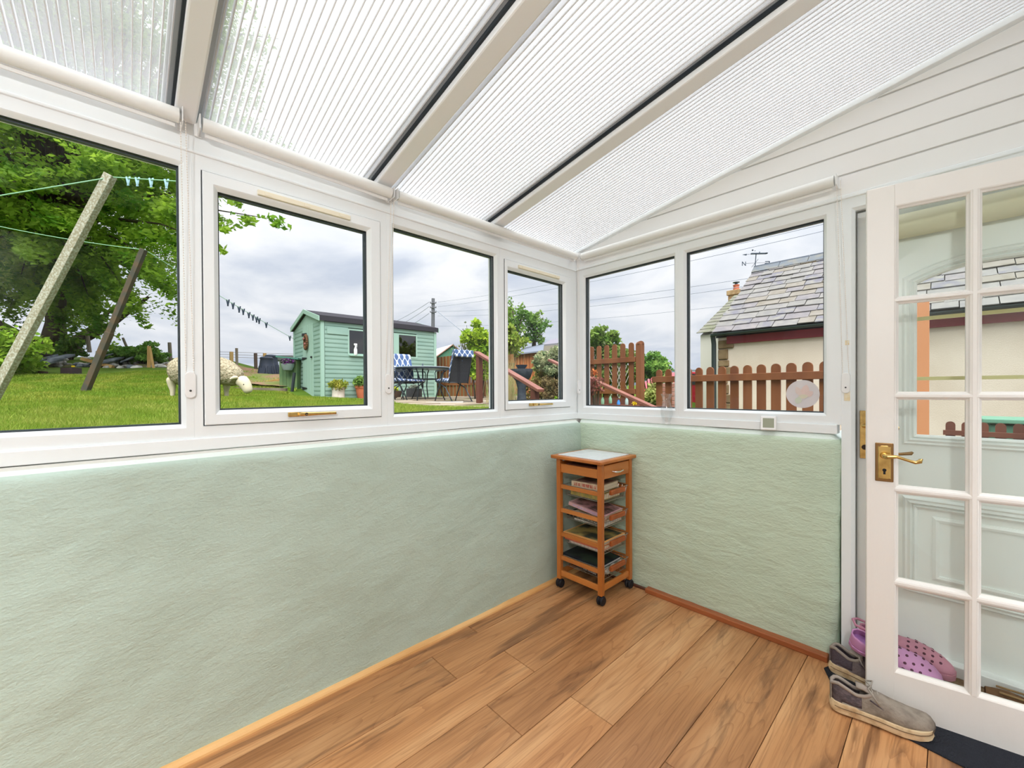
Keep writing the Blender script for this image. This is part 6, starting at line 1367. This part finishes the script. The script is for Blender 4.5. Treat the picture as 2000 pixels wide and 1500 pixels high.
def petal(cx_, cz, a, L, w, col, nm):
    _po[0] += .0006
    q = []
    for k in range(12):
        u = k/11; q.append((u*L, w*math.sin(PI*u)**.8))
    q += [(x, -z) for x, z in q[-2:0:-1]]; m = MB().prism([(qc[0]+cx_+x*math.cos(a)-z*math.sin(a), YB+.0264-_po[0], qc[2]+cz+x*math.sin(a)+z*math.cos(a)) for x, z in q], (0, 0, 0), (0, .0004, 0)); m.build(nm, mat('st_'+nm+str(len(_m)), col, .7), t)
petal(-.004, -.012, 2.0, .052, .013, lin(216, 200, 194), 'petal'); petal(.004, -.012, 1.35, .058, .016, lin(218, 196, 190), 'petal'); petal(.008, -.010, .55, .040, .014, lin(216, 194, 188), 'petal')
petal(-.018, -.014, .1, .042, .010, lin(212, 206, 184), 'calyx'); petal(-.022, -.048, 1.25, .036, .014, lin(198, 206, 188), 'leaf_mark')

# --- door mat, step and shoes
MATM = mat('dark_mat', lin(50, 52, 58), .95, .05, bump=(220, .8))
m = MB().prism([(1.368, -.028, .0), (1.455, -.225, .0), (1.634, -.262, .0), (2.33, -.36, .0), (2.33, .05, .0), (1.40, .05, .0)], (0, 0, 0), (0, 0, .006)).build('door_mat', MATM, bevel=.002); tag(m, 'dark charcoal door mat under the pane door', 'mat')
MB().prism([(1.60, -.080, .007), (2.33, .040, .007), (2.33, .088, .007), (1.60, .088, .007)], (0, 0, 0), (0, 0, .098)).build('step', mat('tan_step', lin(134, 112, 86), .9, var=(40, lin(112, 92, 70), .4, .6)), kind='structure', label='tan covered step before the exterior door')
def interp(tab, t): return float(np.interp(t, [p[0] for p in tab], [p[1] for p in tab]))
def sneaker(name, label, L, upc, heelc, solec, collarc, pos, rz, roll=(0, 0)):
    t = thing(name, label, 'shoe', pos, 'pair of worn lace up sneakers'); t['_local'] = 1; t.rotation_euler = (roll[0], roll[1], rz)
    wt = [(0, .018), (.03, .030), (.10, .036), (.3, .035), (.5, .038), (.7, .047), (.85, .045), (.94, .037), (.98, .026), (1, .010)]; cl = [(0, 0), (.3, .0), (.6, -.004), (.8, .0), (1, .004)]
    ht = [(0, .066), (.05, .076), (.12, .068), (.25, .050), (.34, .056), (.42, .074), (.5, .070), (.65, .056), (.8, .046), (.92, .038), (.98, .026), (1, .012)]
    # sole
    m = MB(); N_ = 26; out_ = [(L*k/N_, interp(cl, k/N_)+interp(wt, k/N_)*1.12+.002) for k in range(N_+1)]+[(L*k/N_, interp(cl, k/N_)-interp(wt, k/N_)*1.12-.002) for k in range(N_, -1, -1)]
    lift = lambda x: .012*max(0, (x/L-.72)/.28)**2
    vs = [(x-.004, y, lift(x)) for x, y in out_]+[(x-.008, y*1.06, .014+lift(x)) for x, y in out_]+[(x-.003, y, .031+lift(x)+(.005 if x < .3*L else 0)) for x, y in out_]; K = len(out_)
    m.add(vs, [tuple(range(K))[::-1], tuple(range(2*K, 3*K))]+[(r_*K+i, r_*K+(i+1) % K, (r_+1)*K+(i+1) % K, (r_+1)*K+i) for r_ in (0, 1) for i in range(K)]); m.build('sole', solec, t, smooth=True)
    m = MB(); m.tube([(x-.004, y*1.06, .0215+lift(x)) for x, y in out_[1:-1]], .0016, 5, closed=True); m.build('sole_groove', mat('sole_line', lin(120, 96, 72), .8), t)
    R, Kc = 30, 14; V = []; F = []; FH = []; to = .40
    for i in range(R+1):
        u = i/R; w = interp(wt, u); h_ = interp(ht, u); c = interp(cl, u); op = u <= to; ac = math.radians(58) if op else PI/2; zb = .026+lift(u*L)
        for j in range(Kc+1):
            if j <= Kc//2: a = ac*j/(Kc//2)
            else: a = PI-ac*(Kc-j)/(Kc//2)
            if op and Kc//2-0 < j and j == Kc//2+0: pass
            cx_ = math.copysign(abs(math.cos(a))**.75, math.cos(a)); sz = math.sin(a)**.85
            kz = h_*(sz if not op else sz/math.sin(ac)**.85)
            V.append((u*L, c+w*cx_, zb+kz*(1-.0)))
    # separate middle column for the opening
    V2 = []; idx = {}
    for i in range(R+1):
        for j in range(Kc+1): idx[i, j] = len(V2); V2.append(V[i*(Kc+1)+j])
        u = i/R
        if u <= to: a = math.radians(58); w = interp(wt, u); V2.append((u*L, interp(cl, u)-w*abs(math.cos(a))**.75, V2[idx[i, Kc//2]][2])); idx[i, 'm'] = len(V2)-1
    for i in range(R):
        for j in range(Kc):
            op = (i+1)/R <= to
            if op and j == Kc//2: a_, b__ = idx[i, 'm'], idx[i+1, 'm']; q = (a_, idx[i, j+1], idx[i+1, j+1], b__)
            elif (i/R <= to) and not op and j == Kc//2: q = (idx[i, 'm'], idx[i, j+1], idx[i+1, j+1], idx[i+1, j])
            else: q = (idx[i, j], idx[i, j+1], idx[i+1, j+1], idx[i+1, j])
            (FH if i/R < .28 and 1 <= j <= Kc-2 or i/R < .1 else F).append(q)
    F.append(tuple(idx[0, j] for j in range(Kc//2+1))); F.append(tuple([idx[0, 'm']]+[idx[0, j] for j in range(Kc//2+1, Kc+1)])); F.append((idx[0, Kc//2], idx[0, 'm'], idx[0, Kc], idx[0, 0]))
    for nm, ff, mm in (('upper', F, upc), ('heel_panel', FH, heelc)):
        o = MB().add(V2, ff).build(nm, mm, t, smooth='all'); s = o.modifiers.new('s', 'SOLIDIFY'); s.thickness = .005; s.offset = -1
        bm = bmesh.new(); bm.from_mesh(o.data); bmesh.ops.delete(bm, geom=[v for v in bm.verts if not v.link_faces], context='VERTS'); bm.to_mesh(o.data); bm.free()
    rim = [V2[idx[i, Kc//2]] for i in range(0, int(R*to)+1)]+[V2[idx[i, 'm']] for i in range(int(R*to), -1, -1)]
    MB().tube([(x, y*1.02, z-.001) for x, y, z in rim], .0065, 8, closed=True).build('padded_collar', collarc, t, smooth='all')
    MB().prism([(L*u_, s_*interp(wt, u_)*.75, .034) for u_, s_ in ((.03, 1), (.2, 1), (.38, 1), (.38, -1), (.2, -1), (.03, -1))], (0, 0, 0), (0, 0, .004)).build('insole', mat('insole_dark', lin(52, 46, 44), .9), t)
    tg = []
    for u_, z_ in ((.25, .106), (.32, .104), (.42, .092), (.52, .080), (.62, .066)): tg += [(L*u_, -.020, z_), (L*u_, 0, z_+.006), (L*u_, .020, z_)]
    MB().add(tg, [(i*3+j, i*3+j+1, i*3+j+4, i*3+j+3) for i in range(4) for j in range(2)]).build('tongue', collarc, t, smooth='all').modifiers.new('s', 'SOLIDIFY').thickness = .006
    LM = mat('lace_grey', lin(158, 150, 140), .8)
    for k in range(5):
        u_ = .40+.055*k; z_ = .104-.008*k-.012*(k/4)**1.3; s_ = 1 if k % 2 else -1
        MB().tube([(L*u_, -.027, z_-.014), (L*(u_+.01), -.012, z_), (L*(u_+.02*s_*.5), .0, z_+.003), (L*(u_+.01), .012, z_), (L*(u_+.015), .027, z_-.014)], .0028, 6).build('lace', LM, t, smooth='all')
    MB().tube([(L*.40, 0, .112), (L*.43, .03, .118), (L*.38, .045, .105), (L*.36, .03, .112), (L*.40, 0, .114)], .0025, 6).tube([(L*.40, 0, .112), (L*.36, -.03, .118), (L*.43, -.05, .095), (L*.47, -.045, .075)], .0025, 6).build('lace_bow', LM, t, smooth='all')
    for s_ in (-1, 1): MB().tube([(L*(.38+.05*k), s_*(.030+.002*k), .078-.006*k-.010*(k/5)**2) for k in range(6)], .0032, 6).build('eyelet_strip', heelc, t, smooth='all')
    return t
SU = mat('suede_grey', lin(150, 140, 128), .9, .1, var=(30, lin(126, 116, 106), .4, .65), bump=(90, .4)); SH = mat('knit_dark', lin(104, 92, 94), .9, .1, bump=(160, .5), var=(50, lin(80, 72, 76), .4, .6)); SS = mat('rubber_sole', lin(222, 198, 160), .6, .3, var=(22, lin(176, 142, 102), .5, .72)); SC = mat('collar_grey', lin(158, 146, 136), .85, .1)
sneaker('sneaker', 'worn grey brown sneaker on the mat in front of the pane door', .285, SU, SH, SS, SC, (1.432, -.262, .007), math.radians(13))
sneaker('sneaker', 'darker grey sneaker tucked behind the edge of the pane door, against the wall', .26, mat('suede_dark', lin(112, 100, 100), .9, .1, bump=(90, .4)), mat('knit_darker', lin(84, 74, 80), .9, .1, bump=(160, .5)), SS, SC, (1.392, .000, .007), math.radians(-6))
def clog(label, L, pos, rz, ry, rx, col, hole, strapback):
    t = thing('foam_clog', label, 'shoe', pos, 'lilac foam clogs piled behind the pane door'); t['_local'] = 1; t.rotation_euler = Euler((rx, ry, rz), 'XYZ')
    wt = [(0, .012), (.03, .028), (.12, .038), (.35, .038), (.55, .047), (.75, .053), (.88, .046), (.96, .030), (1, .008)]; ht = [(0, .052), (.08, .052), (.2, .042), (.38, .045), (.46, .062), (.6, .066), (.75, .056), (.88, .040), (.96, .024), (1, .01)]
    N_ = 22; out_ = [(L*k/N_, interp(wt, k/N_)+.004) for k in range(N_+1)]+[(L*k/N_, -interp(wt, k/N_)-.004) for k in range(N_, -1, -1)]; K = len(out_); m = MB()
    vs = [(x, y*.9, 0) for x, y in out_]+[(x, y, .010) for x, y in out_]+[(x, y, .024) for x, y in out_]; m.add(vs, [tuple(range(K))[::-1], tuple(range(2*K, 3*K))]+[(r_*K+i, r_*K+(i+1) % K, (r_+1)*K+(i+1) % K, (r_+1)*K+i) for r_ in (0, 1) for i in range(K)]); m.build('sole', col, t, smooth=True)
    R, Kc = 24, 12; V = []; F = []; to = .44
    for i in range(R+1):
        u = i/R; w = interp(wt, u); h_ = interp(ht, u); op = u <= to
        for j in range(Kc+2):
            jj = j if j <= Kc//2 else j-1; ac = math.radians(50) if op else PI/2; a = ac*jj/(Kc//2) if j <= Kc//2 else PI-ac*(Kc-jj)/(Kc//2)
            V.append((u*L, w*math.copysign(abs(math.cos(a))**.7, math.cos(a)), .020+h_*(math.sin(a)**.8 if not op else math.sin(a)/math.sin(ac))))
    W_ = Kc+2
    for i in range(R):
        for j in range(W_-1):
            if j == Kc//2 and (i+1)/R <= to: continue
            F.append((i*W_+j, i*W_+j+1, (i+1)*W_+j+1, (i+1)*W_+j))
    F += [tuple(range(0, Kc//2+1))+tuple(range(Kc//2+1, W_))]
    o = MB().add(V, F).build('upper', col, t, smooth='all'); s = o.modifiers.new('s', 'SOLIDIFY'); s.thickness = .005; s.offset = -1
    MB().prism([(x*.98, y*.72, .026) for x, y in out_], (0, 0, 0), (0, 0, .002)).build('footbed', mat('lilac_bed', lin(190, 140, 204), .7, bump=(300, .4)), t)
    sx_ = -.012 if strapback else .12
    MB().tube([(L*.43, -.045, .062), (sx_, -.034, .075), (sx_-.012, 0, .080), (sx_, .034, .075), (L*.43, .045, .062)], .0055, 6).build('heel_strap', col, t, smooth='all')
    m = MB()
    for u, row in ((.52, (-50, -20, 12, 40)), (.60, (-58, -30, 0, 30, 58)), (.68, (-50, -20, 12, 40)), (.76, (-55, -28, 0, 28, 55)), (.84, (-40, 0, 40))):
        for a in row:
            an = PI/2+math.radians(a); w = interp(wt, u); h_ = interp(ht, u); p = Vector((u*L, w*math.copysign(abs(math.cos(an))**.7, math.cos(an)), .020+h_*math.sin(an)**.8)); nrm_ = Vector((.25, math.cos(an), math.sin(an))).normalized()
            m.cyl(p-nrm_*.002, p+nrm_*.0012, .0048, n=8)
    m.build('vent_hole', hole, t, kind='stuff'); return t
HOLE = mat('hole_dark', lin(84, 46, 70), .9)
clog('lilac foam clog leaning heel up on the darker sneaker, nearer the pane door', .275, (1.455, -.032, .165), math.radians(0), math.radians(12), math.radians(30), mat('clog_lilac', lin(204, 148, 196), .6, .2), HOLE, False)
clog('dusty pink foam clog behind the lilac one, toe on the tan step', .285, (1.475, .030, .150), math.radians(2), math.radians(6), 0, mat('clog_pink', lin(196, 136, 158), .6, .2), HOLE, True)
t = thing('slipper', 'brown slipper lying on the step behind the lower panes', 'shoe', (1.83, .0, .106)); t['_local'] = 1; t.rotation_euler = (0, 0, math.radians(8))
BRS = mat('brown_leather', lin(112, 82, 56), .7, .2, var=(20, lin(86, 60, 40), .4, .6)); m = MB(); N_ = 16; wt = [(0, .02), (.1, .036), (.5, .036), (.8, .045), (.95, .03), (1, .006)]
out_ = [(.26*k/N_, interp(wt, k/N_)*.75) for k in range(N_+1)]+[(.26*k/N_, -interp(wt, k/N_)*.75) for k in range(N_, -1, -1)]
MB().prism([(x, y, 0) for x, y in out_], (0, 0, 0), (0, 0, .014)).build('sole', BLACK, t, bevel=.003)
V = []; 
for i in range(15):
    u = i/14; w = interp(wt, u)*.74; h_ = interp([(0, .035), (.2, .04), (.4, .03), (.6, .045), (.85, .035), (1, .012)], u)
    for j in range(9): a = PI*j/8; V.append((u*.26, w*math.cos(a), .012+h_*math.sin(a)**.7))
MB().add(V, [(i*9+j, i*9+j+1, (i+1)*9+j+1, (i+1)*9+j) for i in range(14) for j in range(8)]).build('upper', BRS, t, smooth='all')
MB().tube([(.03, -.02, .05), (.09, -.022, .048), (.115, 0, .052), (.09, .022, .048), (.03, .02, .05)], .004, 6).build('slipper_rim', mat('fleece', lin(150, 122, 84), .95), t, smooth='all')
